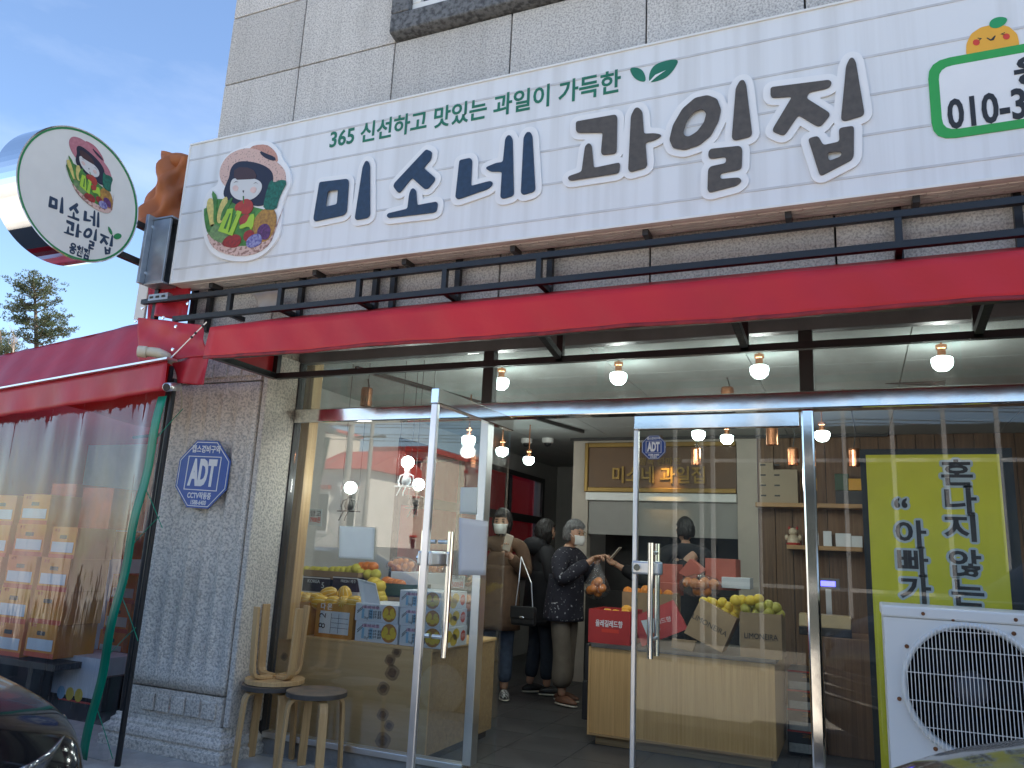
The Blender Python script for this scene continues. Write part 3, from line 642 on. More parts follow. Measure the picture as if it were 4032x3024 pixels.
art('green_ring', [circ(DR-.010), circ(DR-.021)], DO, DY, UZ, .0005, .002, 'ring_green', ds)
def d2_(q): p = at(*q, X=XD); return (p.y, p.z)
dz = zq(200,520,.3014)
def affine(src, dst):
    A = Matrix(((src[0][0],src[0][1],1),(src[1][0],src[1][1],1),(src[2][0],src[2][1],1))).inverted()
    cx = A @ Vector([d[0] for d in dst]); cy = A @ Vector([d[1] for d in dst])
    return lambda p: (cx[0]*p[0]+cx[1]*p[1]+cx[2], cy[0]*p[0]+cy[1]*p[1]+cy[2])
f = affine([s2(em(300,480)), s2(em(1145,570)), s2(em(545,1505))], [d2_(dz(250,190)), d2_(dz(805,610)), d2_(dz(590,1012))])
mat('hat_pink', (.50,.20,.24), .6, col2=(.40,.14,.18), vs_=60); mat('hat_pink_shade', (.42,.13,.17), .6)
em2 = None
for nm, q, m, z, off in ELOOP[1:]:
    m = {'hat_ink':'hat_pink','hat_shade':'hat_pink_shade'}.get(m, m)
    o = art('emblem' if em2 is None else nm, [[f(p) for p in q]], DO, DY, UZ, (z-.0195)*.6+.0005, .0022, m, em2 or ds, off*.5)
    em2 = em2 or o
f = affine([s2(z2(1043,535)), s2(z2(1960,402)), s2(z2(1438,198))], [d2_(dz(112,1045)), d2_(dz(630,1250)), d2_(dz(356,945))])
for lp in LA: art('letter_stroke', [[f(p) for p in l] for l in lp], DO, DY, UZ, .0005, .002, 'letter_navy', ds)
f = affine([s2(z3(85,402)), s2(z3(1245,660)), s2(z3(882,205))], [d2_(dz(203,1145)), d2_(dz(708,1600)), d2_(dz(598,1268))])
for lp in LB: art('letter_stroke', [[f(p) for p in l] for l in lp], DO, DY, UZ, .0005, .002, 'letter_navy', ds)
p0 = d2_(dz(243,1520)); p1 = d2_(dz(505,1600))
text('웅천점', .075, (XD,(p0[0]+p1[0])/2,(p0[1]+p1[1])/2-.004), 'letter_navy', ds, ux=DY, uy=UZ, bold=.003, fit=p1[0]-p0[0], z0=.0005)
for lf in (((745,1228),(775,1260),(800,1310),(800,1352),(765,1320),(748,1275)), ((808,1375),(830,1335),(880,1318),(928,1350),(900,1395),(850,1405))):
    art('leaf_mark', [chaikin([d2_(dz(*p)) for p in lf], 2)], DO, DY, UZ, .0026, .002, 'ring_green', ds)
# bracket
mat('galv', (.34,.37,.40), .42, .8, var=.15, vs_=12)
b0 = at(585,1100,Y=3.60)
MB().box(-4.42,3.56,2.96,-4.395,3.72,3.46).build('bracket_plate', 'galv', ds, bevel=.003)
MB().box(-4.394,3.605,2.97,-4.235,3.625,3.43).box(-4.394,3.70,2.97,-4.23,3.72,3.43).box(-4.394,3.60,2.955,-4.22,3.72,2.969).box(-4.394,3.60,3.431,-4.22,3.72,3.445).build('bracket_channel', 'galv', ds, bevel=.003)
for z in (3.14,3.40): MB().box(-4.52,3.46,z-.02,-4.48,3.70,z+.02).build('bracket_arm', 'frame_dark', ds)
for y, z in ((3.60,3.04),(3.66,3.04),(3.60,3.38),(3.66,3.38)): MB().cyl((-4.394,y,z),(-4.39,y,z),.010,n=10).build('bolt', 'steel', ds)
MB().box(-4.40,3.66,2.86,-4.22,3.70,2.905).build('slotted_rail', 'galv', ds)
for i in range(3): MB().box(-4.385+i*.055,3.657,2.875,-4.355+i*.055,3.6598,2.89).build('slot', 'joint', ds)

# ---------------- awning ----------------
aw = thing('awning', 'red vinyl awning with dark steel frame along the shop front under the sign', 'awning', (-1,3.6,2.3))
AX0, AX1 = -3.39, 2.3
def fas(u, v):
    x = AX0+(AX1-AX0)*u; e = max(0, 1-(x-AX0)/.12)
    return (x-.02*e*(1-v), 3.265+.006*math.sin(x*9)*(1-v)+.004*math.sin(x*23+v*4), 2.29+v*.192+.004*math.sin(x*5)*(1-v))
MB().sheet(fas, 120, 6, -.003).build('front_panel', 'awning_red', aw, smooth=True)
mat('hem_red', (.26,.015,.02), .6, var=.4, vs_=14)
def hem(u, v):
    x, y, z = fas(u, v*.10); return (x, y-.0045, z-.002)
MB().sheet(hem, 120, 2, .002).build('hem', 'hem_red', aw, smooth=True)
def top(u, v):
    x = AX0+(AX1-AX0)*u; return (x, 3.268+.585*v, 2.483+.235*v-.012*math.sin(math.pi*v)*abs(math.sin((x+.2)*3)))
MB().sheet(top, 100, 6, .003).build('top_panel', 'awning_red', aw, smooth=True)
MB().prism([(AX0,3.27,2.30),(AX0,3.27,2.48),(AX0,3.85,2.71),(AX0,3.85,2.30)], (.003,0,0)).build('end_panel', 'awning_red', aw)
bar = lambda p0, p1, w=.035, n='frame_bar', par=None: MB().bar(p0, p1, w).build(n, 'black_paint', par or aw)
bar((AX0+.03,3.83,2.315),(AX1,3.83,2.315)); bar((AX0+.03,3.30,2.315),(AX1,3.30,2.315)); bar((AX0+.03,3.30,2.315),(AX0+.03,3.83,2.315)); bar((AX0+.03,3.83,2.30),(AX0+.03,3.83,2.68))
def lx(px, py, Y): return at(px, py, Y=Y).x
za = zq(1900,1200,.5877); r1 = zq(3032,700,.60277)
for q, s in ((za(520,380),1),(za(1760,300),1),(r1(1360,1040),-1)):
    x = lx(*q, 3.83); bar((x,3.83,2.30),(x,3.83,2.66)); bar((x,3.80,2.33),(x-.03*s,3.33,2.465))
xz = lx(*zq(500,950,.9042)(1220,540), 3.83)

# ---------------- black ladder frame above the awning ----------------
ld = thing('steel_frame', 'black painted steel ladder frame between white sign and red awning', 'frame', (-1,3.75,2.6))
YF, YB = 3.68, 3.835
zu = at(2200,990,Y=YF).z; zu = 2.862; zl = 2.715
bar((-4.47,YF,zu),(2.3,YF,zu),.033,'rail',ld); bar((-4.15,YF,zl),(2.3,YF,zl),.033,'rail',ld)
q8 = zq(500,950,.9042); q6 = zq(550,1000,.36166)
for q in (q6(985,520), q8(668,250), q8(1010,210), q8(1385,160), q8(1795,130), r1(838,340)):
    x = lx(*q, YF); bar((x,YF,zl+.017),(x,YF,zu-.017),.03,'upright',ld); bar((x,YF+.018,zl),(x,YB-.018,zl),.03,'spacer',ld)
for q in (q6(585,570), q6(765,540), q8(757,250), q8(1083,200), q8(1160,200), q8(1443,160), q8(1843,130), r1(835,300), r1(1625,300)):
    x = lx(*q, YB); bar((x,YB,2.66),(x,YB,2.98),.033,'back_upright',ld)
bar((-4.37,YF+.03,2.70),(-4.37,YF+.03,3.1),.035,'post',ld)
# ---------------- red side tent ----------------
TP0 = Vector((-3.96,3.42,0)); TD = Vector((-.988,.151,0)); TN = Vector((.151,.988,0))
tent = thing('market_tent', 'red vinyl side tent with clear curtains beside the granite pillar', 'tent', (-5,3.6,0))
def tline(qa, qb, off):
    a = atp(*qa, TP0+TN*off, TN); b = atp(*qb, TP0+TN*off, TN); d = (b-a); s = d/abs(d.x)   # per metre towards -x
    return a, s
g0, gs = tline((640,1428),(0,1540),0); t0, ts = tline((560,1274),(0,1400),.30); v0, vs_2 = tline((605,1545),(0,1641),-.03)
LT = 3.6
def ln(p, s, u): return p + s*(LT*u-.10)
def tf(u, v):
    p = ln(g0, gs, u).lerp(ln(t0, ts, u), v); k = u*LT
    w = .007*math.sin(k*7+v*3.0)*math.sin(k*2.3)+.004*math.sin(k*17+v*7)+.008*math.sin(k*3.1-v*2.5)**3
    return p+Vector((0, w, 0))
MB().sheet(tf, 110, 14, .002).build('front_sheet', 'tent_red', tent, smooth=True)
def tv(u, v):
    a = ln(g0, gs, u)+TN*-.035; b = ln(v0, vs_2, u); p = a.lerp(b, v); return p-TN*(.012*math.sin(u*LT*8)*v+.008*math.sin(u*LT*19)*v)
MB().sheet(tv, 90, 6, .002).build('valance', 'tent_red', tent, smooth=True)
gb = MB().bar(ln(g0,gs,-.01)-TN*.03, ln(g0,gs,1)-TN*.03, .07, .012); gb.build('gutter_edge', 'steel', tent)
def roof(u, v):
    a = ln(t0, ts, u); k = u*LT; return Vector((a.x-.12*v, a.y+6.8*v, a.z-.05*v-.05*math.sin(v*math.pi*4)**2))
MB().sheet(roof, 40, 30, .002).build('roof_sheet', 'tent_roof', tent, smooth=True)
MB().box(-8.2,10.5,0,-4.26,10.55,2.95).build('back_sheet', 'tent_red', tent)
for i in range(5): MB().cyl((-4.35-.0*i,3.9+i*1.5,0),(-4.35,3.9+i*1.5,2.45),.02).build('pole', 'frame_dark', tent)
for i in range(4): MB().cyl((-4.3,4.4+i*1.6,2.50),(-7.7,4.9+i*1.6,2.40),.018).build('roof_tube', 'frame_dark', tent)
# clear curtain
glassmat('vinyl', tint=(.92,.93,.94), f0=.05, rough=.04, power=4, haze=.05, bump=.45, bs=7, bstretch=(1.2,1.2,.14)); 
c0 = TP0+TN*.06
def cur(u, v):
    z = 2.20*(1-v)+.02; k = u*3.7-.06; x = c0+TD*k-Vector((.04*v,0,0))
    fold = (.015*math.sin(k*7+math.sin(k*5.3)*2.4+v*.6)+.005*math.sin(k*19+math.sin(k*7)*2+v*2.5))*(.55+.45*math.sin(v*3.1+k*2.7))
    return Vector((x.x, x.y, z))-TN*fold
MB().grid(cur, 150, 24).build('clear_curtain', 'vinyl', tent, smooth=True)
mat('green_tape', (.0,.30,.17), .3, var=.15, vs_=8, trans=.3)
ga, gb2 = atp(640,1560,c0-TN*.07,TN), atp(325,2990,c0-TN*.07,TN)
def tape(u, v): p = ga.lerp(gb2, u); return p+TD*((.5-v)*.085)-TN*(.008*math.sin(u*22))
MB().sheet(tape, 40, 3, .002).build('green_tape', 'green_tape', tent, smooth=True)
for k in range(6):
    p = ga.lerp(gb2, .12+k*.15); MB().tube([p-TD*.04, p-TD*.14+Vector((0,0,-.10 if k % 2 else .08)), p-TD*.25+Vector((0,0,-.22 if k % 2 else .16))], .0025, 6).build('green_cord', 'green_tape', tent)
p = atp(683,1540,TP0+TN*.1,TN); MB().tube([(p.x,p.y,2.25),(p.x-.02,p.y,0)], .017, 12).build('corner_post', 'black_paint', tent)
# corner wrap with folds and screws
wa = lambda x, y: at(*zq(550,1000,.36166)(x, y), Y=3.44)
p00, p10, p01, p11 = wa(-20,1235), wa(720,1100), wa(-30,690), wa(672,770)
pb0, pb1 = wa(395,1405), wa(702,1425)
def wrap(u, v):
    lo_ = p00.lerp(p10, u) if v > .36 else None
    a = p01.lerp(p11, u); b = p00.lerp(p10, u); p = b.lerp(a, v)
    w = .010*math.sin(u*7+v*5)*math.sin(v*4+1)+.004*math.sin(u*15-v*9)
    return p+Vector((0, w  , 0))
MB().sheet(wrap, 40, 26, .002).build('corner_wrap', 'tent_red', tent, smooth=True)
def flap(u, v):
    a = wa(330,1180).lerp(p10+Vector((0,0,.01)), u); b = pb0.lerp(pb1, u); p = a.lerp(b, v); return p+Vector((0, .012+.014*math.sin(u*8+v*3), 0))
MB().sheet(flap, 20, 12, .002).build('corner_flap', 'tent_red', tent, smooth=True)
def sleeve(u, v):
    a = at(*zq(550,1000,.36166)(90,-60), Y=3.80).lerp(at(*zq(550,1000,.36166)(560,0), Y=3.80), u); b = at(*zq(550,1000,.36166)(60,700), Y=3.70).lerp(at(*zq(550,1000,.36166)(520,700), Y=3.70), u)
    return a.lerp(b, v)+Vector((0, .02*math.sin(u*7+v*2)+.03*v*math.sin(u*12)*v, 0))
MB().sheet(sleeve, 24, 18, .002).build('wall_flap', 'tent_red', tent, smooth=True)
for q in ((442,808),(410,1055),(305,712),(30,590),(525,540),(5,745)):
    p = wa(*q)+Vector((0,-.035 if q[1] > 600 else .0,0)); MB().lathe([(.002,.006),(.010,.005),(.012,0)], 10, p, Matrix.Rotation(R(90),3,'X')).build('screw', 'chrome', tent)
# orange tarpaulin bundle behind the sign
ot = MB(); TQ = at(668,760,Y=3.98)
def bund(u, v):
    a = u*2*math.pi; z = TQ.z-.36+v*.62; r = .17*(1-.35*v)+.03*math.sin(a*3+v*9)+.02*math.sin(a*7-v*13)
    return (TQ.x+.10*v+r*math.cos(a), TQ.y+r*1.1*math.sin(a), z-.05*math.cos(a))
ot.grid(bund, 40, 20); ot.ball((TQ.x+.08,TQ.y,TQ.z+.22),(.13,.13,.08),3)
ot.build('rolled_tarpaulin', 'orange_tarp', smooth=True, label='folded orange tarpaulin tied behind the end of the white sign', cat='tarpaulin')
MB().box(-4.66,3.78,2.78,-4.56,3.80,3.10).build('edge_board', 'white_pvc', bevel=.004, label='narrow white board standing below the round sign bracket', cat='board')
# pipe elbow, wire, cctv, cable
mat('pvc_cream', (.62,.56,.42), .45, var=.05)
p = wa(330,1130)+Vector((0,-.03,0)); q = wa(165,1115)+Vector((0,-.12,0))
el = [p+Vector((.0,.07,-.02)), p, p.lerp(q,.25)+Vector((0,-.012,.012)), p.lerp(q,.55)+Vector((0,0,.012)), q]
e = MB().tube(el, [.024,.030,.031,.030,.030], 18).build('pipe_elbow', 'pvc_cream', smooth=True, label='cream plastic pipe elbow sticking out of the red tent corner', cat='pipe')
MB().tube([p.lerp(q,.72)+Vector((0,0,.006)), q+(q-p)*.03], .036, 20).build('socket', 'pvc_cream', e)
a = wa(730,740); b = wa(380,1200)+Vector((0,-.06,0))
w_ = MB().tube([a, a.lerp(b,.35), b], .004, 6).build('stay_wire', 'steel', label='thin steel stay wire from black frame to tent gutter', cat='wire')
for t in (.1,.28,.38): MB().ball(a.lerp(b,t), .010, 1).build('clamp', 'frame_dark', w_)
cc = thing('cctv_camera', 'small bullet security camera under the red tent corner', 'camera', at(668,1523,Y=3.40))
p = at(672,1523,Y=3.40); d = Vector((.35,-.9,-.25)).normalized()
MB().tube([p-d*.02+Vector((-.0,.05,.01)), p, p+d*.05], [.024,.027,.027], 18).build('housing', 'steel', cc, smooth=True)
MB().cyl(p+d*.0505, p+d*.054, .022, n=18).build('lens', 'ink_black', cc); MB().cyl(p+Vector((0,.03,.0)), p+Vector((.0,.09,.05)), .008).build('mount', 'frame_dark', cc)
MB().tube([at(710,1512,Y=3.62), at(716,1560,Y=3.66), at(715,1600,Y=3.70), at(700,1648,Y=3.75)], .005, 6).build('cable', 'pvc_cream', label='loose cream cable hanging on the pillar beside the camera', cat='cable')
# hanging torn sheet under the sign
def torn(u, v):
    a = at(*zq(550,1000,.36166)(1225,430), Y=3.76).lerp(at(*zq(550,1000,.36166)(1515,390), Y=3.76), u); b = at(*zq(550,1000,.36166)(1310,600), Y=3.76).lerp(at(*zq(550,1000,.36166)(1480,590), Y=3.76), u)
    return a.lerp(b, v)+Vector((0, .01*math.sin(u*6+v*4), 0))
mat('torn_pvc', (.60,.55,.52), .5, var=.1, trans=.3)
MB().sheet(torn, 10, 8, .002).build('torn_sheet', 'torn_pvc', smooth=True, label='torn pale plastic sheet hanging below the sign behind black frame', cat='sheet')

# ---------------- octagonal alarm signs ----------------
mat('adt_blue', (.012,.075,.36), .35, var=.05); mat('adt_blue_dark', (.012,.05,.24), .35, var=.05)
def octsign(c, r, label, m, l3, l4, rz=0., small=False):
    th = .006; t = thing('alarm_sign', label, 'sign', c)
    lp = [(c[0]+r*math.cos(R(22.5+45*k)+rz), c[2]+r*math.sin(R(22.5+45*k)+rz)) for k in range(8)]
    sc = lambda s: [((x-c[0])*s+c[0], (z-c[2])*s+c[2]) for x, z in lp]
    O = (0,c[1],0)
    art('plate', [lp], O, UX, UZ, 0, th, m, t); art('border_line', [sc(.955), sc(.93)], O, UX, UZ, th+.0003, .001, 'letter_white', t)
    s = r*.60; x, z = c[0], c[2]+r*.02
    cr_, sr = math.cos(rz), math.sin(rz)
    rt = lambda u, v: (x+u*cr_-v*sr, z+u*sr+v*cr_)
    sq = lambda k: [rt(-s*k,-s*k*.78), rt(s*k,-s*k*.78), rt(s*k,s*k*.78), rt(-s*k,s*k*.78)]
    art('logo_frame', [sq(1.0), sq(.95)], O, UX, UZ, th+.0003, .001, 'letter_white', t)
    ux = (cr_,0,sr); uy = (-sr,0,cr_)
    def tx(b, size, v, fit, bold): p = rt(0, v); text(b, size, (p[0],c[1],p[1]), 'letter_white', t, ux=ux, uy=uy, z0=th+.0004, th=.001, fit=fit, bold=bold)
    tx('ADT', r*.95, -.02*r, s*1.62, r*.05); tx('캡스경비구역', r*.22, r*.65, r*1.02, r*.006)
    tx(l3, r*.20, -r*.62, r*.85, r*.006); tx(l4, r*.17, -r*.80, r*.55, r*.004)
    return t
octsign((-3.885,3.852,1.692), .238, 'blue octagonal ADT alarm sign fixed to the granite pillar', 'adt_blue', 'CCTV작동중', '1588-6400', R(-2))
ca = at(*zq(2400,1600,.4521)(382,355), Y=4.18)
octsign((ca.x,4.19,ca.z), .071, 'small blue octagonal ADT sticker on the closed glass door', 'adt_blue_dark', '1588-6400', '고객센터')

# ---------------- stools ----------------
mat('stool_edge', (.075,.062,.05), .6, var=.3, vs_=14)
mat('stool_worn', (.30,.20,.12), .65, col2=(.12,.092,.07), vs_=9)
def stool(label, leaf='stool_worn'):
    t = thing('stool', label, 'stool', (0,0,0), 'bentwood stools by the shop window')
    MB().lathe([(.0,.448),(.170,.448),(.1745,.446),(.1745,.4445)], 48).build('seat_top', leaf, t)
    MB().lathe([(.0,.418),(.168,.418),(.175,.421),(.175,.4440),(.0,.4442)], 48).build('seat', 'stool_edge', t)
    for k in range(4):
        a = R(45+90*k); path = []
        for r_, z in ((.03,.407),(.10,.407),(.128,.404),(.146,.395),(.157,.378),(.162,.350),(.170,.20),(.178,0)): path.append((r_, z))
        m = MB(); ca_, sa_ = math.cos(a), math.sin(a)
        for i, (r_, z) in enumerate(path):
            r0, z0 = path[max(i-1,0)]; r1_, z1 = path[min(i+1,len(path)-1)]; tx_, tz_ = r1_-r0, z1-z0; l_ = math.hypot(tx_, tz_); nx_, nz_ = -tz_/l_, tx_/l_
            for sn in (-1, 1):
                for sw_ in (-1, 1):
                    rr_ = r_+nx_*sn*.0095; zz = z+nz_*sn*.0095; w_ = .024*sw_
                    m.v.append(Vector((rr_*ca_-w_*sa_, rr_*sa_+w_*ca_, max(0, zz))))
        for i in range(len(path)-1):
            k0 = i*4; k1 = k0+4
            for p_, q_ in ((0,1),(1,3),(3,2),(2,0)): m.f.append([k0+p_, k0+q_, k1+q_, k1+p_])
        m.f.append([0,1,3,2]); e_ = (len(path)-1)*4; m.f.append([e_,e_+2,e_+3,e_+1])
        m.build('leg', 'stool_birch', t, bevel=.003)
    return t
s1 = stool('round bentwood stool with worn dark seat standing alone on the pavement')
s2_ = copy_tree(s1); s2_['label'] = 'round bentwood stool carrying an upturned stool on its seat'
s3 = copy_tree(s1); s3['label'] = 'upturned bentwood stool with its four legs in the air'
s1.location = (-2.925,3.985,0); s1.rotation_euler.z = R(8)
s2_.location = (-3.275,4.005,0); s2_.rotation_euler.z = R(20)
s3.location = (-3.262,4.015,.898); s3.rotation_euler = (R(180),0,R(28))
for o in s3.children:
    if o.name.startswith('seat'): o.data = o.data.copy(); o.data.materials[0] = MATS['stool_birch'] if o.name.startswith('seat.') or o.name == 'seat' else MATS['stool_edge']

# ---------------- air conditioner ----------------
ac = thing('air_conditioner', 'white outdoor air conditioner unit with round wire fan guard before the window', 'air conditioner', (.5,3.6,.35))
AY = 3.45; ax0, ax1, az0, az1 = .083, .98, .38, 1.155
fc = Vector((.372, AY, .868)); FRr = .225
mat('ac_white', (.72,.72,.69), .4, col2=(.62,.60,.55), vs_=3, thr=(.25,.4)); mat('rust', (.16,.06,.02), .8, var=.4, vs_=40); mat('fan_dark', (.008,.008,.010), .9, spec=.1)
def circle(c, r, n=48): return [(c.x+r*math.cos(2*math.pi*k/n), c.z+r*math.sin(2*math.pi*k/n)) for k in range(n)]
art('front_panel', [[(ax0,az0),(ax1,az0),(ax1,az1-.045),(ax0,az1-.045)], circle(fc, FRr)], (0,AY,0), UX, UZ, -.012, .012, 'ac_white', ac)
MB().box(ax0-.006,AY-.006,az1-.044,ax1+.006,AY+.33,az1).build('top_cover', 'ac_white', ac, bevel=.008)
MB().box(ax0,AY+.013,az0,ax0+.012,AY+.32,az1-.045).box(ax1-.012,AY+.013,az0,ax1,AY+.32,az1-.045).build('side_panel', 'ac_white', ac, kind='stuff')
MB().box(ax0+.013,AY+.25,az0,ax1-.013,AY+.32,az1-.046).build('rear_coil', 'fan_dark', ac)
MB().box(ax0+.013,AY+.013,az0,ax1-.013,AY+.249,az0+.01).build('base_pan', 'ac_white', ac)
MB().lathe([(FRr+.012,0),(FRr+.016,.006),(FRr+.004,.010),(FRr-.004,.004),(FRr-.006,-.05),(FRr+.001,-.05)], 64, fc, Matrix.Rotation(R(90),3,'X'), caps=False).build('fan_ring', 'ac_white', ac, smooth=True)
for k in range(3):
    def blade(u, v, a=2*math.pi*k/3):
        r_ = .055+u*.145; t = a+(v-.5)*(1.0+.3*u)+u*.35; return (fc.x+r_*math.cos(t), AY+.09+.05*(v-.5), fc.z+r_*math.sin(t))
    MB().sheet(blade, 8, 8, .004).build('fan_blade', 'fan_dark', ac, smooth=True)
mat('hub_grey', (.045,.045,.055), .4)
MB().lathe([(.0,.03),(.045,.025),(.062,.005),(.062,-.06),(0,-.06)], 28, fc+Vector((0,.07,0)), Matrix.Rotation(R(90),3,'X')).build('fan_hub', 'hub_grey', ac, smooth=True)
mat('wire_white', (.72,.70,.66), .4, col2=(.55,.42,.30), vs_=4, thr=(.22,.36))
nw = 36
for i in range(nw):
    x = -FRr-.0+ (i+.5)*2*(FRr+.005)/nw; h = math.sqrt(max(0,(FRr+.016)**2-x*x)); 
    MB().bar((fc.x+x,AY-.022,fc.z-h),(fc.x+x,AY-.022,fc.z+h), .0028).build('guard_wire', 'wire_white', ac)
for j in (-.62,-.22,.22,.62,.92):
    z = j*FRr; h = math.sqrt(max(0,(FRr+.012)**2-z*z)); MB().bar((fc.x-h,AY-.0185,fc.z+z),(fc.x+h,AY-.0185,fc.z+z), .003).build('guard_crosswire', 'wire_white', ac)
for a in range(0,360,45):
    p = fc+Vector(((FRr+.03)*math.cos(R(a+12)), -.002, (FRr+.03)*math.sin(R(a+12)))); MB().lathe([(.0,.004),(.006,.003),(.008,0)], 10, p, Matrix.Rotation(R(90),3,'X')).build('rusty_screw', 'rust', ac)
for x in (.22,.52,.8): MB().lathe([(.0,.004),(.006,.003),(.007,0)], 10, (x,AY-.0065,az1-.024), Matrix.Rotation(R(90),3,'X')).build('rusty_screw', 'rust', ac)
for x in (.2,.82): MB().box(x,AY+.03,0,x+.05,AY+.29,az0-.001).build('stand_leg', 'concrete', ac)
# ---------------- shop interior: shell ----------------
fl = MB().box(XL+.12,4.24,-.02,6.3,11,.0).build('interior_floor', 'grout', bld)
me_ = None
for i in range(14):
    for j in range(13):
        x = -4.05+.225+i*.455; y = 4.27+.225+j*.455
        if me_ is None: o = MB().box(-.2255,-.2255,0,.2255,.2255,.006).build('floor_tile', 'floor_tile', fl); me_ = o.data
        else: o = link('floor_tile', me_, None, fl)
        o.matrix_parent_inverse = Matrix(); o.location = (x, y, random.uniform(0,.0008))
MB().box(-1.98,3.9,-.012,-.24,4.239,.004).build('door_threshold', 'concrete', bld)
me_ = None; cg = MB().box(XL+.12,4.24,2.592,6.3,11,2.61).build('ceiling_grid', 'frame_dark', bld)
for i in range(9):
    for j in range(6):
        x = -3.75+i*.905; y = 4.7+j*1.1
        if me_ is None: o = MB().box(-.449,-.546,2.566,.449,.546,2.591).build('ceiling_panel', 'ceiling_panel', cg); me_ = o.data
        else: o = link('ceiling_panel', me_, None, cg)
        o.matrix_parent_inverse = Matrix(); o.location = (x, y, 0)
YP = 8.2
k1 = zq(1800,1600,.4219); k2 = zq(2400,1600,.4521); k3 = zq(3100,1600,.4821); k4 = zq(1000,1500,.4973); k5 = zq(1030,2180,.31646); k6 = zq(2200,2200,.4973); k7 = zq(1000,2200,.4973)
A = lambda q, Y: at(*q, Y=Y)
xp0 = A(k1(1090,340), YP).x; xb0 = A(k1(1240,400), YP).x; xb1 = A(k2(1110,730), YP).x; zb0 = A(k1(1240,800), YP).z; zb1 = A(k1(1240,390), YP).z
xc = A(k2(1290,600), YP).x; xrw = 6.2
MB().box(xp0,YP,0,xb0-.01,YP+.12,2.565).build('partition', 'beige_panel', bld)
MB().box(xb0-.01,YP+.001,zb0+.001,xc,YP+.12,2.565).build('partition', 'beige_panel', bld)
MB().box(xb1+.01,YP-.05,0,xc,YP+.0,2.565).build('column', 'beige_panel', bld)
MB().box(xb0-.01,YP+.7,0,xc,YP+.8,2.565).build('kitchen_wall', 'frame_dark', bld)
MB().box(xb0-.009,YP+.001,.0,xc-.2,YP+.1,.95).build('kitchen_counter', 'frame_dark', bld)
for i in range(16):   # plank wall
    x = xc+.002+i*.16
    MB().box(x,YP,0,x+.155,YP+.03,2.565).build('wall_plank', 'dark_wood', bld, bevel=.004)
MB().box(xc,YP+.03,0,xrw,YP+.06,2.565).build('plank_wall', 'frame_dark', bld)
# lit menu board with gilt letters
mat('gilt', (.27,.17,.05), .5, .6, var=.1); mat('board_brown', (.15,.085,.045), .6, var=.08)
mb_ = thing('gilt_board', 'brown wall board with gilt frame and raised gold Korean letters', 'sign', ((xb0+xb1)/2,YP,zb0))
MB().box(xb0,YP-.03,zb0+.05,xb1,YP-.001,zb1).build('panel', 'board_brown', mb_)
MB().box(xb0,YP-.06,zb0,xb1,YP-.001,zb0+.049).build('bottom_rail', 'gilt', mb_, bevel=.006)
MB().box(xb0-.04,YP-.06,zb0,xb0-.001,YP-.001,zb1+.05).build('side_rail', 'gilt', mb_, bevel=.006)
MB().box(xb0,YP-.06,zb1+.001,xb1,YP-.001,zb1+.05).build('top_rail', 'gilt', mb_, bevel=.006)
pa, pb_ = A(k2(30,600), YP-.03), A(k2(835,620), YP-.03)
text('미소네 과일집', .19, ((pa.x+pb_.x)/2,YP-.03,(pa.z+pb_.z)/2), 'gilt', mb_, th=.02, z0=.004, bold=.004, fit=pb_.x-pa.x)
pa, pb_ = A(k2(260,500), YP-.03), A(k2(620,470), YP-.03)
text('행복 한마트', .09, ((pa.x+pb_.x)/2,YP-.03,(pa.z+pb_.z)/2), 'gilt', mb_, th=.012, z0=.003, fit=pb_.x-pa.x)
# the spot that lights the board
sp = thing('spot_lamp', 'small warm spot lamp shining on the gilt letter board', 'lamp', ((xb0+xb1)/2+.1,YP-.5,2.45))
MB().cyl(((xb0+xb1)/2+.1,YP-.5,2.50),((xb0+xb1)/2+.1,YP-.42,2.38),.035).build('lamp_body', 'gilt', sp)
la = bpy.data.lights.new('board_spot','SPOT'); la.energy = 4.5; la.color = (1,.60,.22); la.spot_size = R(62); la.spot_blend = .9; la.shadow_soft_size = .03
lo = bpy.data.objects.new('light', la); COL.objects.link(lo); lo.location = (pa.x*.35+pb_.x*.65,YP-.28,2.33); lo.rotation_euler = (Vector((0,1,-1.0))).to_track_quat('-Z','Y').to_euler()
lo.parent = sp; lo.matrix_parent_inverse = Matrix.Translation(-sp.location)
# grey blind
mat('blind_grey', (.33,.32,.30), .7, var=.03)
bz0 = A(k1(1230,1190), YP+.02).z
bl_ = thing('roller_blind', 'plain grey roller blind half lowered under the gilt board', 'blind', (xb0,YP,zb0))
MB().box(xb0,YP+.02,bz0,xb1,YP+.024,zb0-.09).build('cloth', 'blind_grey', bl_)
MB().box(xb0-.03,YP-.03,zb0-.089,xb1,YP+.06,zb0-.002).build('cassette', 'white_pvc', bl_, bevel=.006)
mat('copper', (.62,.26,.13), .22, .95, var=.08)
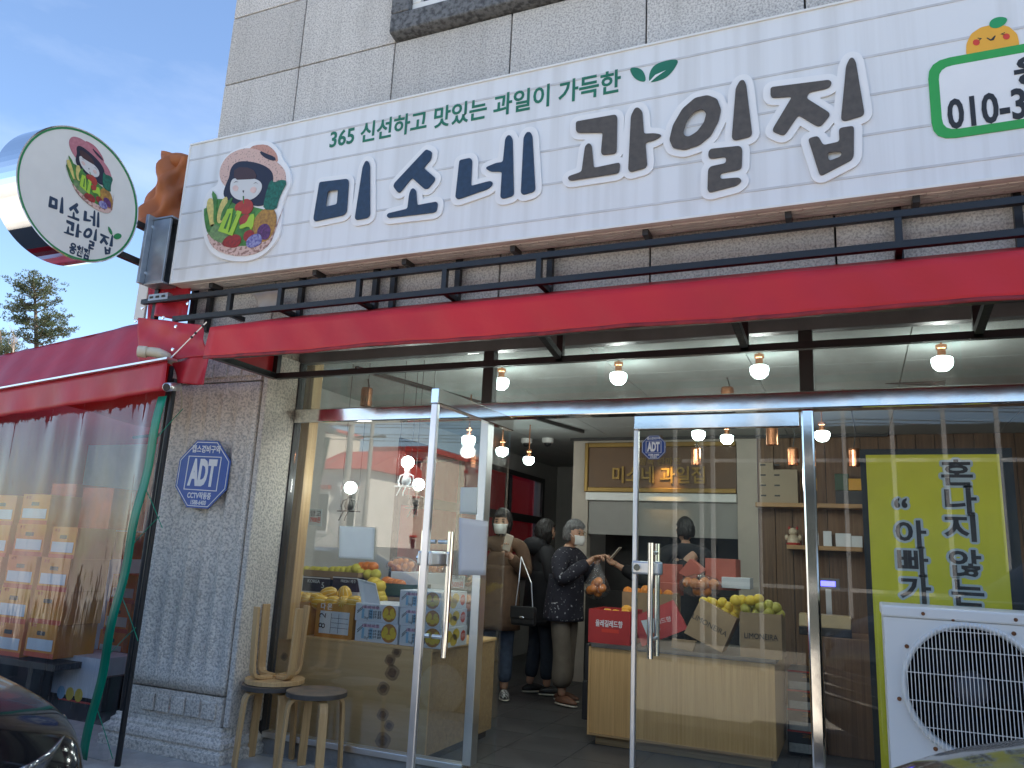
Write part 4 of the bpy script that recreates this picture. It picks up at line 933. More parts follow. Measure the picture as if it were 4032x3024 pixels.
# ---------------- lamps ----------------
mat('bulb', (.9,1,.97), .4, emit=(.78,1,.96), es=7, var=0)
BULB = MB().lathe([(.0,-.052),(.03,-.046),(.05,-.026),(.056,0),(.054,.022),(.04,.03),(.0,.031)], 24)
def bulb_at(p, label, group='globe bulbs under the ceiling', power=7, cord=True, dom=True):
    t = thing('ceiling_bulb', label, 'lamp', p, group)
    b = MB(); b.v = [v+Vector(p) for v in BULB.v]; b.f = BULB.f; b.build('bulb', 'bulb', t, smooth=True)
    MB().lathe([(.0,.0315),(.022,.0315),(.022,.075),(.03,.08),(.03,.1),(0,.1)], 16, p).build('socket', 'copper', t)
    if cord: MB().cyl((p[0],p[1],p[2]+.1),(p[0],p[1],2.566),.006,n=8).build('stem', 'copper', t)
    l = bpy.data.lights.new('bulb_light','POINT'); l.energy = power; l.color = (1,.99,.94); l.shadow_soft_size = .06
    o = bpy.data.objects.new('light', l); COL.objects.link(o); o.location = Vector(p)-Vector((0,0,.09)); o.parent = t; o.matrix_parent_inverse = Matrix.Translation(-Vector(p))
    return t
LB_ = 'lit white globe bulb hanging below the shop ceiling'
for q, y in ((za(125,512),4.85),(za(910,475),4.85),(za(1855,437),4.85),(r1(1125,1205),4.85),(k3(285,235),6.4),(k2(775,245),6.6),(k2(1022,280),7.0),(k4(1700,465),5.7),(k1(668,500),7.2),(k4(1965,555),6.4)):
    p = A(q, y)
    bulb_at((p.x, y, min(2.45, p.z)), LB_, power=2.6 if y < 5 else 1.2)
tr = MB().bar((-3.3,4.6,2.55),(-2.55,7.6,2.55),.03).build('track_rail', 'frame_dark', label='black lighting track running back along the left of the ceiling', cat='track')
MB().bar(A(za(1205,462),5.9),(.6,5.9,2.55),.03).build('track_rail', 'frame_dark', label='black lighting track running across the ceiling behind the transom', cat='track')
xx = A(k1(1065,325),YP-.06)
MB().bar((xx.x,YP-.08,2.55),(xc+1.2,YP-.08,2.55),.03).build('track_rail', 'frame_dark', label='black lighting track along the top of the beige partition', cat='track')
for q, y in ((k4(900,25),5.0),(za(1640,580),5.5),(za(1940,880),6.3),(k2(752,440),6.9),(k2(1598,440),6.9),(k3(545,420),6.9)):
    p = A(q, y); z = min(p.z, 2.42); t = thing('copper_spot', 'cylindrical copper spot lamp hanging from a ceiling track', 'lamp', (p.x,y,z), 'copper spots')
    MB().lathe([(.0,.075),(.04,.075),(.045,.06),(.045,-.07),(.038,-.07),(.036,.05),(0,.05)], 20, (p.x,y,z)).build('shade', 'copper', t, smooth=False)
    MB().tube([(p.x,y,z+.075),(p.x+.02,y,(z+2.5)/2+.03),(p.x,y,2.566)], .005, 6).build('cord', 'frame_dark', t)
# dome cameras
for q, lbl in (((645,395),'white dome security camera on the ceiling right behind a lit bulb'),((843,395),'white dome security camera on the bare ceiling near the beige partition')):
    p = A(k1(*q), 8.1); t = thing('dome_camera', lbl, 'camera', (p.x,8.1,2.53), 'dome cameras')
    MB().lathe([(.0,.035),(.065,.035),(.065,-.01),(.05,-.02),(0,-.02)], 20, (p.x,8.1,2.53)).build('base', 'white_pvc', t); MB().ball((p.x,8.1,2.507),(.043,.043,.035),2).build('dome', 'ink_black', t, smooth=True)
# doll lamps sitting on swings
def doll(q, y, label, m):
    p = A(q, y); t = thing('swing_lamp', label, 'lamp', p, None)
    B = MB(); B.ball(p, .043, 3); B.build('bulb', 'bulb', t, smooth=True)
    h = p+Vector((0,0,-.045)); MB().lathe([(.022,0),(.016,-.02),(.020,-.04),(.030,-.065),(.033,-.085),(.026,-.105),(.01,-.112)], 16, h).build('doll_body', m, t, smooth=True)
    for s in (-1, 1):
        MB().tube([h+Vector((s*.018,0,-.035)), h+Vector((s*.05,0,-.045)), h+Vector((s*.06,-.005,-.08)), h+Vector((s*.055,0,-.112))], .0045, 6).build('doll_arm', m, t)
        MB().tube([h+Vector((s*.012,0,-.108)), h+Vector((s*.02,-.03,-.118)), h+Vector((s*.02-.01,-.045,-.16)), h+Vector((s*.025-.015,-.05,-.185))], .0045, 6).build('doll_leg', m, t)
        MB().cyl(h+Vector((s*.072,0,-.12)), (h.x+s*.072, y, 2.566), .002, n=6).build('swing_rope', 'frame_dark', t)
    MB().obox(h+Vector((0,0,-.118)), (.17,.035,.009)).build('swing_seat', m, t)
    l = bpy.data.lights.new('doll_light','POINT'); l.energy = .5; l.color = (1,.99,.95); l.shadow_soft_size = .05
    o = bpy.data.objects.new('light', l); COL.objects.link(o); o.location = p+Vector((0,-.1,0)); o.parent = t; o.matrix_parent_inverse = Matrix.Translation(-p)
mat('doll_white', (.60,.66,.68), .4, var=.04); mat('doll_bronze', (.05,.045,.038), .4, .5, var=.3, vs_=60)
doll(k4(1218,645), 4.55, 'white doll lamp with round glowing head sitting on a swing', 'doll_white')
doll(k4(765,845), 4.55, 'dark bronze doll lamp sitting on a swing near the wooden post', 'doll_bronze')
doll(k4(1302,820), 4.75, 'dark bronze doll lamp on a swing behind the door edge', 'doll_bronze')
# wooden post
MB().box(-3.60,4.33,.66,-3.455,4.43,2.56).build('wooden_post', 'pine_v', bevel=.005, label='knotty pine post standing behind the left window', cat='post')
# papers on the glass
mat('paper', (.90,.93,.92), .6, var=.03, trans=.45); mat('paper_lilac', (.90,.89,.92), .6, var=.03, trans=.45)
def sheetq(name, qs, y, m, label, th=.0015):
    P = [A(q, y) for q in qs]
    def f(u, v): p = P[0].lerp(P[1], u).lerp(P[3].lerp(P[2], u), v); return p+Vector((0, -.006*math.sin(math.pi*u)*math.sin(math.pi*v)-.003*math.sin(u*9), 0))
    return MB().sheet(f, 12, 12, th).build(name, m, smooth=True, label=label, cat='paper')
sheetq('paper_notice', [k4(678,1148),k4(957,1160),k4(948,1415),k4(672,1402)], 4.19, 'paper', 'blank pale paper sheet taped inside the left window')
# notice on the open door leaf (plane x of the leaf)
def doorpt(q): 
    n = Vector((math.cos(R(-92)+R(90)), math.sin(R(-92)+R(90)), 0)); return atp(*q, Vector((-1.845,4.15,0)), n)
DN = Vector((math.cos(R(-2)), math.sin(R(-2)), 0))
def dsheet(qs, m, label, off=.012):
    P = [doorpt(q)+DN*off for q in qs]
    f = lambda u, v: P[0].lerp(P[1], u).lerp(P[3].lerp(P[2], u), v)+DN*(.004*math.sin(math.pi*u)*math.sin(math.pi*v))
    return MB().sheet(f, 8, 8, .0012).build('paper_notice', m, smooth=True, label=label, cat='paper')
dn_ = dsheet([k4(1607,1080),k4(1837,1112),k4(1818,1538),k4(1602,1535)], 'paper_lilac', 'pale notice sheet stuck on the open glass door')
dsheet([k4(1620,842),k4(1757,842),k4(1750,1057),k4(1612,1050)], 'paper', 'small pale green card stuck above the notice on the open door')

# ---------------- counters ----------------
cl = thing('display_counter', 'plywood display counter with dark knots behind the left window', 'counter', (-3,4.8,0))
CY = 4.45
MB().box(-3.72,CY,.06,-2.44,CY+.018,.66).build('front_board', 'pine', cl, bevel=.002)
MB().box(-2.458,CY+.0185,.06,-2.44,5.4,.66).build('side_board', 'oak_h', cl)
MB().box(-3.72,CY-.004,.661,-2.43,5.41,.679).build('top_board', 'pine', cl, bevel=.002)
MB().box(-3.70,CY+.03,0,-2.47,5.38,.059).build('plinth', 'frame_dark', cl)
mat('knot', (.20,.10,.04), .6, var=.4, vs_=40); mat('knot_ring', (.40,.235,.10), .6, var=.2, vs_=30)
for x, y, r_ in ((1130,740,11),(1078,803,12),(1095,903,16),(1025,1028,14),(1020,1235,13),(1070,1322,11),(1022,1440,17),(240,775,9)):
    p = A(k7(x, y), CY); s = r_*.0024
    lp = lambda k: [(p.x+s*k*math.cos(a*.42)*(1+.12*math.sin(a*1.7)), p.z+s*k*.92*math.sin(a*.42)) for a in range(15)]
    art('knot_ring', [lp(1.35)], (0,CY,0), UX, UZ, .0002, .0006, 'knot_ring', cl); art('knot', [lp(.8)], (0,CY,0), UX, UZ, .0010, .0006, 'knot', cl)
cr_ = thing('sales_counter', 'oak veneer sales counter with grey top facing the doorway', 'counter', (-1.2,5.9,0))
RX0, RX1, RY = -1.79, -.525, 5.60
MB().box(RX0+.018,RY,.085,RX1-.02,RY+.018,.655).build('front_board', 'oak', cr_)
MB().box(RX0,RY-.004,.07,RX0+.0178,RY+.75,.657).build('side_board', 'oak', cr_); MB().box(RX1-.0198,RY-.004,.07,RX1,RY+.75,.657).build('side_board', 'oak', cr_)
mat('worktop', (.10,.095,.085), .45, var=.2, vs_=8)
MB().box(RX0+.019,RY-.012,.658,RX1+.01,RY+.75,.684).build('top_board', 'worktop', cr_)
MB().box(RX0+.05,RY+.04,.007,RX1-.04,RY+.70,.069).build('plinth', 'oak_h', cr_); MB().box(RX0+.018,RY-.006,.07,RX1-.02,RY+.0,.0845).build('edge_strip', 'oak_h', cr_)
# grey back counter at the right with till things
MB().box(-.25,6.3,.007,1.9,6.9,.80).build('back_counter', 'dark_wood', label='dark wooden back counter behind the right window', cat='counter', bevel=.006)

# ---------------- cartons ----------------
def carton(label, x0, x1, y0, y1, z0, z1, m, open_=False, group=None, name='fruit_carton', rot=0., th=.008):
    c = Vector(((x0+x1)/2,(y0+y1)/2,z0)); t = thing(name, label, 'box', c, group)
    if open_:
        MB().box(x0,y0,z0,x1,y0+th,z1).build('side_panel', m, t); MB().box(x0,y1-th,z0,x1,y1,z1).build('side_panel', m, t)
        MB().box(x0,y0+th,z0,x0+th,y1-th,z1).build('end_panel', m, t); MB().box(x1-th,y0+th,z0,x1,y1-th,z1).build('end_panel', m, t)
        MB().box(x0+th,y0+th,z0+.001,x1-th,y1-th,z0+th).build('bottom', m, t)
    else: MB().box(x0,y0,z0,x1,y1,z1).build('carton_body', m, t, bevel=.003)
    if rot: t.rotation_euler.z = rot
    return t
mat('card_orange', (.62,.33,.05), .6, col2=(.55,.20,.03), vs_=2.2, thr=(.35,.65)); mat('card_white', (.72,.76,.80), .5, var=.04); mat('label_paper', (.68,.74,.76), .6, var=.02)
mat('label_pink', (.66,.42,.52), .6, var=.03); mat('label_blue', (.28,.52,.70), .6, var=.03); mat('marker', (.02,.02,.025), .6)
mat('melon_print', (.75,.53,.04), .5, var=.06); mat('basket_print', (.45,.20,.04), .6)
def rect(name, x0, z0, x1, z1, y, m, par, d=.0008, z=.0004): return art(name, [[(x0,z0),(x1,z0),(x1,z1),(x0,z1)]], (0,y,0), UX, UZ, z, d, m, par)
YC = 4.475
for (qa, qb), lb, txt in ((((150,1018),(590,605)), 'orange melon carton half hidden behind the upturned stool legs', ('2','8')), (((648,1050),(1152,648)), 'orange melon carton with a big handwritten 28 on its label', ('2','8'))):
    a, b = A(k5(*qa), YC), A(k5(*qb), YC); z0 = .680
    t = carton(lb, a.x, b.x, YC, YC+.34, z0, b.z, 'card_orange', True)
    w_, h_ = b.x-a.x, b.z-z0
    rect('label_sticker', a.x+.12*w_, z0+.12*h_, b.x-.1*w_, b.z-.22*h_, YC, 'label_paper', t)
    text('다 온', .045, (a.x+.27*w_, YC, b.z-.10*h_), 'letter_white', t, bold=.001)
    text('2', .075, (a.x+.2*w_, YC, z0+.64*h_), 'marker', t, ux=(.1,0,1), uy=(-1,0,.1), z0=.0016, th=.0006); text('8', .075, (a.x+.2*w_, YC, z0+.34*h_), 'marker', t, ux=(.1,0,1), uy=(-1,0,.1), z0=.0016, th=.0006)
    for k in range(3): rect('label_rule', a.x+.42*w_, z0+(.30+.14*k)*h_, b.x-.12*w_, z0+(.312+.14*k)*h_, YC, 'marker', t, .0004, .0013)
    for k in range(2): rect('label_rule', a.x+(.42+.2*k)*w_, z0+.14*h_, a.x+(.43+.2*k)*w_, z0+.72*h_, YC, 'marker', t, .0004, .0018)
def melonbox(qa, qb, label, z0=None, side=False, y=YC, depth=.36):
    a, b = A(k5(*qa), y), A(k5(*qb), y); z0 = a.z if z0 is None else z0
    t = carton(label, a.x, b.x, y, y+depth, z0, b.z, 'card_white', False, 'white melon cartons')
    w_, h_ = b.x-a.x, b.z-z0; lx1 = a.x+.60*w_
    rect('label_sticker', a.x+.04*w_, z0+.10*h_, lx1, b.z-.08*h_, y, 'label_paper', t)
    rect('label_header', a.x+.16*w_, b.z-.28*h_, lx1-.01, b.z-.13*h_, y, 'label_pink', t, .0004, .0014)
    rect('label_column', a.x+.34*w_, z0+.15*h_, a.x+.42*w_, b.z-.31*h_, y, 'label_blue', t, .0004, .0014); rect('label_column', a.x+.16*w_, z0+.15*h_, a.x+.22*w_, b.z-.31*h_, y, 'label_blue', t, .0004, .0014)
    text('표 시 사 항', .026, (a.x+.38*w_, y, b.z-.205*h_), 'marker', t, z0=.002, th=.0004); text('5kg', .022, (a.x+.27*w_, y, z0+.2*h_), 'marker', t, z0=.002, th=.0004)
    for k in range(3): text('경북 성주 월항', .017, (a.x+.47*w_, y, z0+(.25+.15*k)*h_), 'marker', t, z0=.002, th=.0004, bold=.0003)
    for k in (0, .05): art('marker_stroke', [[(a.x+.05*w_, z0+(.55-k*2)*h_),(a.x+.17*w_, z0+(.82-k*2)*h_),(a.x+.18*w_, z0+(.80-k*2)*h_),(a.x+.06*w_, z0+(.52-k*2)*h_)]], (0,y,0), UX, UZ, .002, .0004, 'marker', t)
    cx, cz, r_ = a.x+.80*w_, z0+.52*h_, .47*h_
    art('picture_disc', [[(cx+r_*math.cos(k*.3927), cz+r_*math.sin(k*.3927)) for k in range(16)]], (0,y,0), UX, UZ, .0004, .0008, 'basket_print', t)
    for ax_, az_, ro in ((-.40,.25,1.9),(.40,.25,1.25),(0,-.42,0.),(-.62,-.15,1.7),(.62,-.15,1.45)):
        el_ = [(cx+ax_*r_+r_*(.42*math.cos(k*.5236)*math.cos(ro)-.30*math.sin(k*.5236)*math.sin(ro)), cz+az_*r_+r_*(.42*math.cos(k*.5236)*math.sin(ro)+.30*math.sin(k*.5236)*math.cos(ro))) for k in range(12)]
        art('melon_print', [el_], (0,y,0), UX, UZ, .0014+.0002*abs(ro), .0005, 'melon_print', t)
    if side:
        X = b.x
        for yy, zz in ((.10,.55),(.17,.35),(.2,.62)):
            art('melon_print', [[(y+yy+.05*math.cos(k*.5236), z0+zz*h_+.3*h_*math.sin(k*.5236)) for k in range(12)]], (X,0,0), (0,1,0), UZ, .0005, .0006, 'melon_print', t)
        art('red_roundel', [[(y+depth-.06+.035*math.cos(k*.5236), z0+.5*h_+.035*math.sin(k*.5236)) for k in range(12)]], (X,0,0), (0,1,0), UZ, .0005, .0006, 'red_ink', t)
        text('성주', .032, (X,y+depth-.06,z0+.5*h_), 'letter_white', t, ux=(0,1,0), uy=UZ, z0=.0013, th=.0004)
    return b.z
zt = melonbox((1150,1128),(1700,880), 'white melon carton at the bottom of the two high stack', .680)
melonbox((1152,880),(1704,652), 'white melon carton on top of the two high stack', zt+.001)
zt = melonbox((1706,1180),(2240,935), 'white melon carton at the bottom of the three high stack', .680, True)
zt = melonbox((1706,935),(2240,712), 'white melon carton in the middle of the three high stack', zt+.001, True)
melonbox((1706,712),(2240,485), 'white melon carton on top of the three high stack', zt+.001, True)
# melons
mel = MB().ball((0,0,0),(.05,.05,.072),3); mel_me = None
def fruit(me, name, m, loc, rot, sc, label, group):
    o = link(name, me, m, None, label=label, cat=name.split('_')[-1], group=group); o.location = loc; o.rotation_euler = rot; o.scale = (sc,)*3; return o
def mkmesh(b, name='fruit'):
    me = bpy.data.meshes.new(name); me.from_pydata([tuple(v) for v in b.v], [], b.f); me.polygons.foreach_set('use_smooth', [True]*len(me.polygons)); return me
def melon_mesh():
    b = MB()
    vs, fs = ico(3)
    for p in vs:
        a = math.atan2(p.y, p.x); k = 1-.035*abs(math.sin(a*5))*(1-p.z*p.z); b.v.append(Vector((p.x*.050*k, p.y*.050*k, p.z*.068)))
    b.f = [list(f) for f in fs]; return mkmesh(b, 'melon')
mm_ = melon_mesh(); mm_.materials.append(MATS['melon_yellow'])
def orange_mesh():
    b = MB(); vs, fs = ico(2)
    for p in vs: b.v.append(Vector((p.x, p.y, p.z*.88-(.06 if p.z > .97 else 0))))
    b.f = [list(f) for f in fs]; return mkmesh(b, 'orange')
om = orange_mesh()
mat('orange_skin', (.72,.22,.015), .4, var=.12, vs_=10, bump=.2, bs=40); mat('orange_skin_pale', (.78,.36,.03), .4, var=.12, vs_=10); mat('lemon_skin', (.74,.52,.04), .4, var=.1, vs_=8); mat('green_skin', (.42,.38,.06), .35, var=.25, vs_=10); mat('persimmon_skin', (.70,.19,.015), .3, var=.1)
MLB = 'yellow oriental melon heaped in the orange cartons'
for x, y, d, rx, rz in ((480,560,.05,90,20),(545,575,.06,80,60),(690,585,.07,90,70),(830,505,.12,70,100),(890,612,.05,85,80),(740,610,.05,90,100),(1035,520,.12,20,0),(1035,615,.05,80,20),(1160,612,.05,90,95),(620,570,.15,80,30),(960,560,.16,80,110)):
    p = A(k5(x, y), YC+d); fruit(mm_, 'melon', None, p, (R(rx),0,R(rz)), random.uniform(.95,1.12), MLB, 'yellow melons')
# silver bag and foam tray
mat('silver_film', (.55,.56,.55), .3, .35, var=.2, vs_=8, bump=.4, bs=14); mat('foam', (.78,.82,.83), .6, var=.03)
def bagf(u, v):
    P = [A(k5(*q), YC-.02) for q in ((195,405),(415,362),(470,610),(255,585))]; p = P[0].lerp(P[1], u).lerp(P[3].lerp(P[2], u), v); return p+Vector((0, .03*math.sin(u*5+v*3)+.02*math.sin(v*9), 0))
b_ = MB().sheet(bagf, 16, 16, .003).build('silver_bag', 'silver_film', smooth=True, label='crumpled silver film bag hanging over the left orange carton', cat='bag')
def bagt(u, v):
    P = [A(k5(*q), YC-.025) for q in ((300,585),(370,585),(345,770),(290,740))]; p = P[0].lerp(P[1], u).lerp(P[3].lerp(P[2], u), v); return p+Vector((0, .012*math.sin(u*6+v*5), 0))
MB().sheet(bagt, 8, 10, .002).build('tail', 'silver_film', b_, smooth=True)
def tray(u, v):
    P = [A(k5(*q), YC+.02) for q in ((1192,308),(1420,370),(1510,668),(1270,640))]; p = P[0].lerp(P[1], u).lerp(P[3].lerp(P[2], u), v); e = max(0, abs(u-.5)*2-.75)*4+max(0, abs(v-.5)*2-.8)*5
    return p+Vector((0, -.02*min(1, e)+.02*(1-v), 0))
MB().sheet(tray, 20, 20, .004).build('foam_tray', 'foam', smooth=True, label='white foam tray leaning on the stacked melon cartons', cat='tray')
# back row
mat('card_black', (.02,.018,.025), .5, var=.2); mat('card_purple', (.045,.02,.05), .5, col2=(.02,.02,.02), vs_=6); mat('card_green', (.02,.06,.025), .5, var=.1); mat('card_brown', (.33,.22,.12), .7, var=.1); mat('card_red', (.42,.03,.028), .5, var=.1, vs_=6); mat('card_salmon', (.50,.13,.09), .5, var=.08)
YK = 4.93
def cart(qa, qb, y, m, label, depth=.3, z0=None, open_=False, group=None):
    a, b = A(qa, y), A(qb, y); return carton(label, min(a.x,b.x), max(a.x,b.x), y, y+depth, min(a.z,b.z) if z0 is None else z0, max(a.z,b.z), m, open_, group), a, b
for i, (xa, xb, lb) in enumerate(((500,855,'black carton lettered KOREA behind the melons'),(872,1195,'dark purple carton beside the black KOREA carton'))):
    t, a, b = cart(k5(xa,480), k5(xb,298), YK, 'card_purple', lb); t2, _, _ = cart(k5(xa,650), k5(xb,484), YK, 'card_white', 'white lined carton under the dark cartons, '+('left' if i == 0 else 'right')+' of the pair'); 
    rect('carton_rim', a.x, b.z-.012, b.x, b.z-.004, YK, 'letter_white', t); rect('carton_rim', a.x+.002, a.z+.004, b.x-.002, a.z+.012, YK, 'letter_white', t)
    if i == 0: text('KOREA', .035, (a.x+.10, YK, b.z-.035), 'label_paper', t); text('5', .06, (b.x-.06, YK, a.z+.06), 'label_paper', t)
    else: text('FRESH 제주', .028, (a.x+.14, YK, b.z-.032), 'label_paper', t)
tr_, a, b = cart(k5(520,298), k5(1200,240), YK+.01, 'card_brown', 'shallow tray of wrapped fruit on the dark cartons', .3, None, True)
mat('foam_net', (.62,.55,.06), .6, col2=(.45,.38,.05), vs_=60); 
zt = A(k5(800,245), YK).z
for i, (x, y, m) in enumerate(((560,215,'foam_net'),(640,220,'foam_net'),(705,222,'lemon_skin'),(780,222,'foam_net'),(890,218,'persimmon_skin'),(960,222,'foam_net'),(1030,220,'foam_net'),(1100,216,'foam_net'),(1180,190,'foam_net'),(1240,250,'foam_net'),(1330,260,'foam_net'),(1420,262,'foam_net'))):
    p = A(k5(x, y), YK+.10); fruit(om, 'wrapped_pear', m, p, (random.random(),random.random(),0), .043, 'pear in yellow foam net on the fruit tray', 'netted pears').data = om
def withmat(me, m):
    c = me.copy(); c.materials.clear(); c.materials.append(MATS[m]); return c
OM = {m: withmat(om, m) for m in ('foam_net','lemon_skin','persimmon_skin','orange_skin','orange_skin_pale','green_skin')}
for o in list(COL.objects):
    if o.name.startswith('wrapped_pear'): o.data = OM['foam_net']
for x, y in ((1250,165),(1320,160),(1385,165),(1290,195)): fruit(OM['persimmon_skin'], 'persimmon', None, A(k5(x, y), YK+.14), (0,0,x), .045, 'orange persimmon piled on the netted pears', 'persimmons')
for x, y in ((1400,370),(1470,410),(1440,460),(1490,570),(1470,520),(1420,430)): fruit(OM['lemon_skin'], 'bagged_melon', None, A(k5(x, y), YK-.05), (0,0,x), .055, 'yellow fruit in a clear bag behind the foam tray', 'bagged yellow fruit')
bw, a, b = cart(k5(1590,500), k5(2000,245), YK+.12, 'card_white', 'large plain white carton under the bag of mandarins', .4)
bg_, a, b = cart(k5(1530,530), k5(1890,390), YK-.05, 'card_green', 'dark green persimmon carton beside the foam tray', .25, None, True)
cart(k5(1530,620), k5(1890,534), YK-.05, 'card_brown', 'brown carton under the dark green persimmon carton', .25)
for x, y in ((1560,345),(1620,365),(1680,375),(1590,385),(1730,385)): fruit(OM['persimmon_skin'], 'persimmon', None, A(k5(x, y), YK+.0), (0,0,x), .042, 'orange persimmon in the dark green carton', 'persimmons in carton')
glassmat('bag_film', tint=(.93,.92,.91), f0=.06, power=4, haze=.05, rough=.12, bump=.6, bs=18, bstretch=(1,1,1))
def fruitbag(c, rx, ry, rz, n, label, flabel, group, m='orange_skin', fr=.033, knot=None):
    c = Vector(c); random.seed(int(c.x*1000) & 1023); k = 0; placed = []
    for _ in range(3000):
        if k >= n: break
        p = Vector((random.uniform(-1,1),random.uniform(-1,1),random.uniform(-1,1)))
        if p.length > 1: continue
        w_ = Vector((p.x*(rx-fr*.9), p.y*(ry-fr*.9), p.z*(rz-fr*.9)))
        if any((w_-q).length < fr*1.55 for q in placed): continue
        placed.append(w_); k += 1; fruit(OM[m], 'mandarin', None, c+w_, (random.random()*3,random.random()*3,0), fr*random.uniform(.92,1.08), flabel, group)
    t = thing('fruit_bag', label, 'bag', c-Vector((0,0,rz)))
    B = MB(); vs, fs = ico(3)
    for p in vs:
        q = Vector((p.x*rx*1.04, p.y*ry*1.04, p.z*rz*1.05)); 
        if knot and p.z > .2: f_ = (p.z-.2)/.8; q = q*(1-f_**.6*.92)+Vector(knot)*f_**.8
        B.v.append(c+q+p*random.uniform(-.004,.004))
    B.f = [list(f) for f in fs]; B.build('film', 'bag_film', t, smooth=True); return t
pbag = A(k5(1745,150), YK+.25); fruitbag(pbag, .125, .08, .062, 34, 'clear bag of small mandarins on the large white carton', 'small mandarin in the clear bag on white carton', 'bagged mandarins', fr=.026)
pbag = A(k5(2010,185), YK+.45); fruitbag(pbag+Vector((.10,0,0)), .09, .06, .05, 14, 'clear bag of mandarins behind the open door edge', 'mandarin in the bag behind the door edge', 'bagged mandarins behind door', fr=.026)
# price cards
for qs, lb, l1, l2 in (([k7(1545,130),k7(1672,135),k7(1662,238),k7(1540,222)], 'handwritten price card for bananas near the open door', '올키바나나', '2500원'), ([k4(445,1010),k4(540,1015),k4(535,1150),k4(430,1140)], 'handwritten price card behind the wooden post', '망고', '7900원')):
    y = 5.0; P = [A(q, y) for q in qs]; c = (P[0]+P[1]+P[2]+P[3])/4
    t = MB().prism(P, (0,.002,0)).build('price_card', 'label_paper', label=lb, cat='card')
    text(l1, .05, (c.x,y,c.z+.025), 'marker', t, fit=(P[1].x-P[0].x)*.85, z0=.001); text(l2, .05, (c.x,y,c.z-.022), 'red_ink', t, fit=(P[1].x-P[0].x)*.85, z0=.001)

# ---------------- goods on the sales counter ----------------
zt_ = .6845
t, a, b = cart(k6(232,660), k6(565,420), RY+.02, 'card_red', 'red citrus carton with white Korean lettering on counter corner', .36, zt_, True)
text('올레길레드향', .05, ((a.x+b.x)/2, RY+.02, a.z+.58*(b.z-a.z)), 'letter_white', t, bold=.001, fit=.20); rect('label_bar', a.x+.10, a.z+.33*(b.z-a.z), b.x-.08, a.z+.44*(b.z-a.z), RY+.02, 'red_ink', t)
for x, y, d in ((385,432,.14),(530,440,.1),(540,405,.2),(450,440,.22),(330,440,.25)): fruit(OM['orange_skin_pale'], 'orange', None, A(k6(x, y), RY+d), (0,0,x), .042, 'orange lying in the red citrus carton', 'oranges in red carton')
def slab4(name, qs, y, m, label, th=.006, lean=0., cat='box'):
    P = [A(q, y) for q in qs]; P = [p+Vector((0, lean*(p.z-zt_), 0)) for p in P]
    return MB().prism(P, (0,th,0)).build(name, m, label=label, cat=cat), P
t, P = slab4('flat_carton', [k6(560,470),k6(880,330),k6(1010,560),k6(660,695)], RY+.06, 'card_red', 'tilted red carton lid with a leaf mark leaning on counter goods', .03, .3)
c = P[0].lerp(P[2],.62); text('레드향', .04, (c.x,RY+.05,c.z+.03), 'letter_white', t, z0=.01, ux=(.95,0,.3), uy=(-.3,0,.95))
sl_, _ = slab4('label_sticker', [k6(650,490),k6(770,470),k6(805,560),k6(700,610)], RY+.03, 'label_paper', None, .001); sl_.parent = t; del sl_['category']
t, P = slab4('lemon_carton', [k6(1105,320),k6(1400,480),k6(1290,745),k6(985,590)], RY+.05, 'card_brown', 'brown lemon carton tilted forward with LIMONEIRA printed on it', .22, .25)
c = A(k6(1195,525), RY+.03); text('LIMONEIRA', .05, (c.x,RY+.028,c.z), 'marker', t, ux=(.87,0,-.42), uy=(.42,0,.87), z0=.012)
t, a, b = cart(k6(1438,770), k6(1762,445), RY-.02+.03, 'card_brown', 'upright brown LIMONEIRA carton heaped with green lemons', .3, zt_, True)
text('LIMONEIRA', .05, ((a.x+b.x)/2,RY+.01,a.z+.47*(b.z-a.z)), 'marker', t, fit=(b.x-a.x)*.8)
for x, y in ((1150,340),(1220,350),(1295,345),(1270,385),(1340,380),(1320,415),(1410,410),(1390,450),(1360,420),(1200,340),(1420,370)): fruit(OM['lemon_skin'], 'lemon', None, A(k6(x, y), RY+.2+random.uniform(0,.05)), (x,y,0), .037, 'yellow lemon piled behind the tilted brown carton', 'yellow lemons')
for x, y in ((1480,400),(1530,370),(1570,430),(1600,380),(1660,370),(1660,430),(1720,390),(1750,445),(1520,330),(1580,320),(1450,330),(1400,330)): fruit(OM['green_skin' if y > 345 else 'lemon_skin'], 'green_lemon', None, A(k6(x, y), RY+.14+random.uniform(0,.05)), (x,y,0), .040, 'greenish lemon heaped on the upright brown carton', 'greenish lemons')
slab4('price_block', [k6(895,635),k6(1085,655),k6(1060,735),k6(892,700)], RY+.0, 'card_brown', 'small stack of brown card on the counter edge', .05, 0)
# second row on the counter and behind
Y2 = RY+.45
t, a, b = cart(k6(500,430), k6(900,285), Y2, 'card_brown', 'open brown carton of oranges behind the red citrus carton', .3, None, True)
for x, y in ((550,265),(620,275),(690,255),(720,285),(780,275),(870,290),(660,290),(590,290)): fruit(OM['orange_skin'], 'orange', None, A(k6(x, y), Y2+.08), (x,y,0), .045, 'orange heaped in the open brown carton', 'oranges in brown carton')
pb2 = A(k6(1120,215), Y2+.3); fruitbag(pb2, .16,.10,.085, 30, 'clear bag of oranges behind the lemon cartons', 'orange in the clear bag behind lemon cartons', 'bagged oranges', fr=.042)
slab4('red_carton', [k6(950,110),k6(1040,0),k6(1155,95),k6(1050,170)], Y2+.5, 'card_salmon', 'tilted salmon carton with a white label in the back row', .16, 0)
cart(k6(1160,240), k6(1400,5), Y2+.55, 'card_salmon', 'upright salmon carton beside the tilted one', .3); cart(k6(760,190), k6(925,45), Y2+.55, 'card_salmon', 'salmon carton half hidden by the door handle', .3); cart(k6(780,290), k6(930,195), Y2+.4, 'card_salmon', 'dark salmon carton behind the oranges', .3)
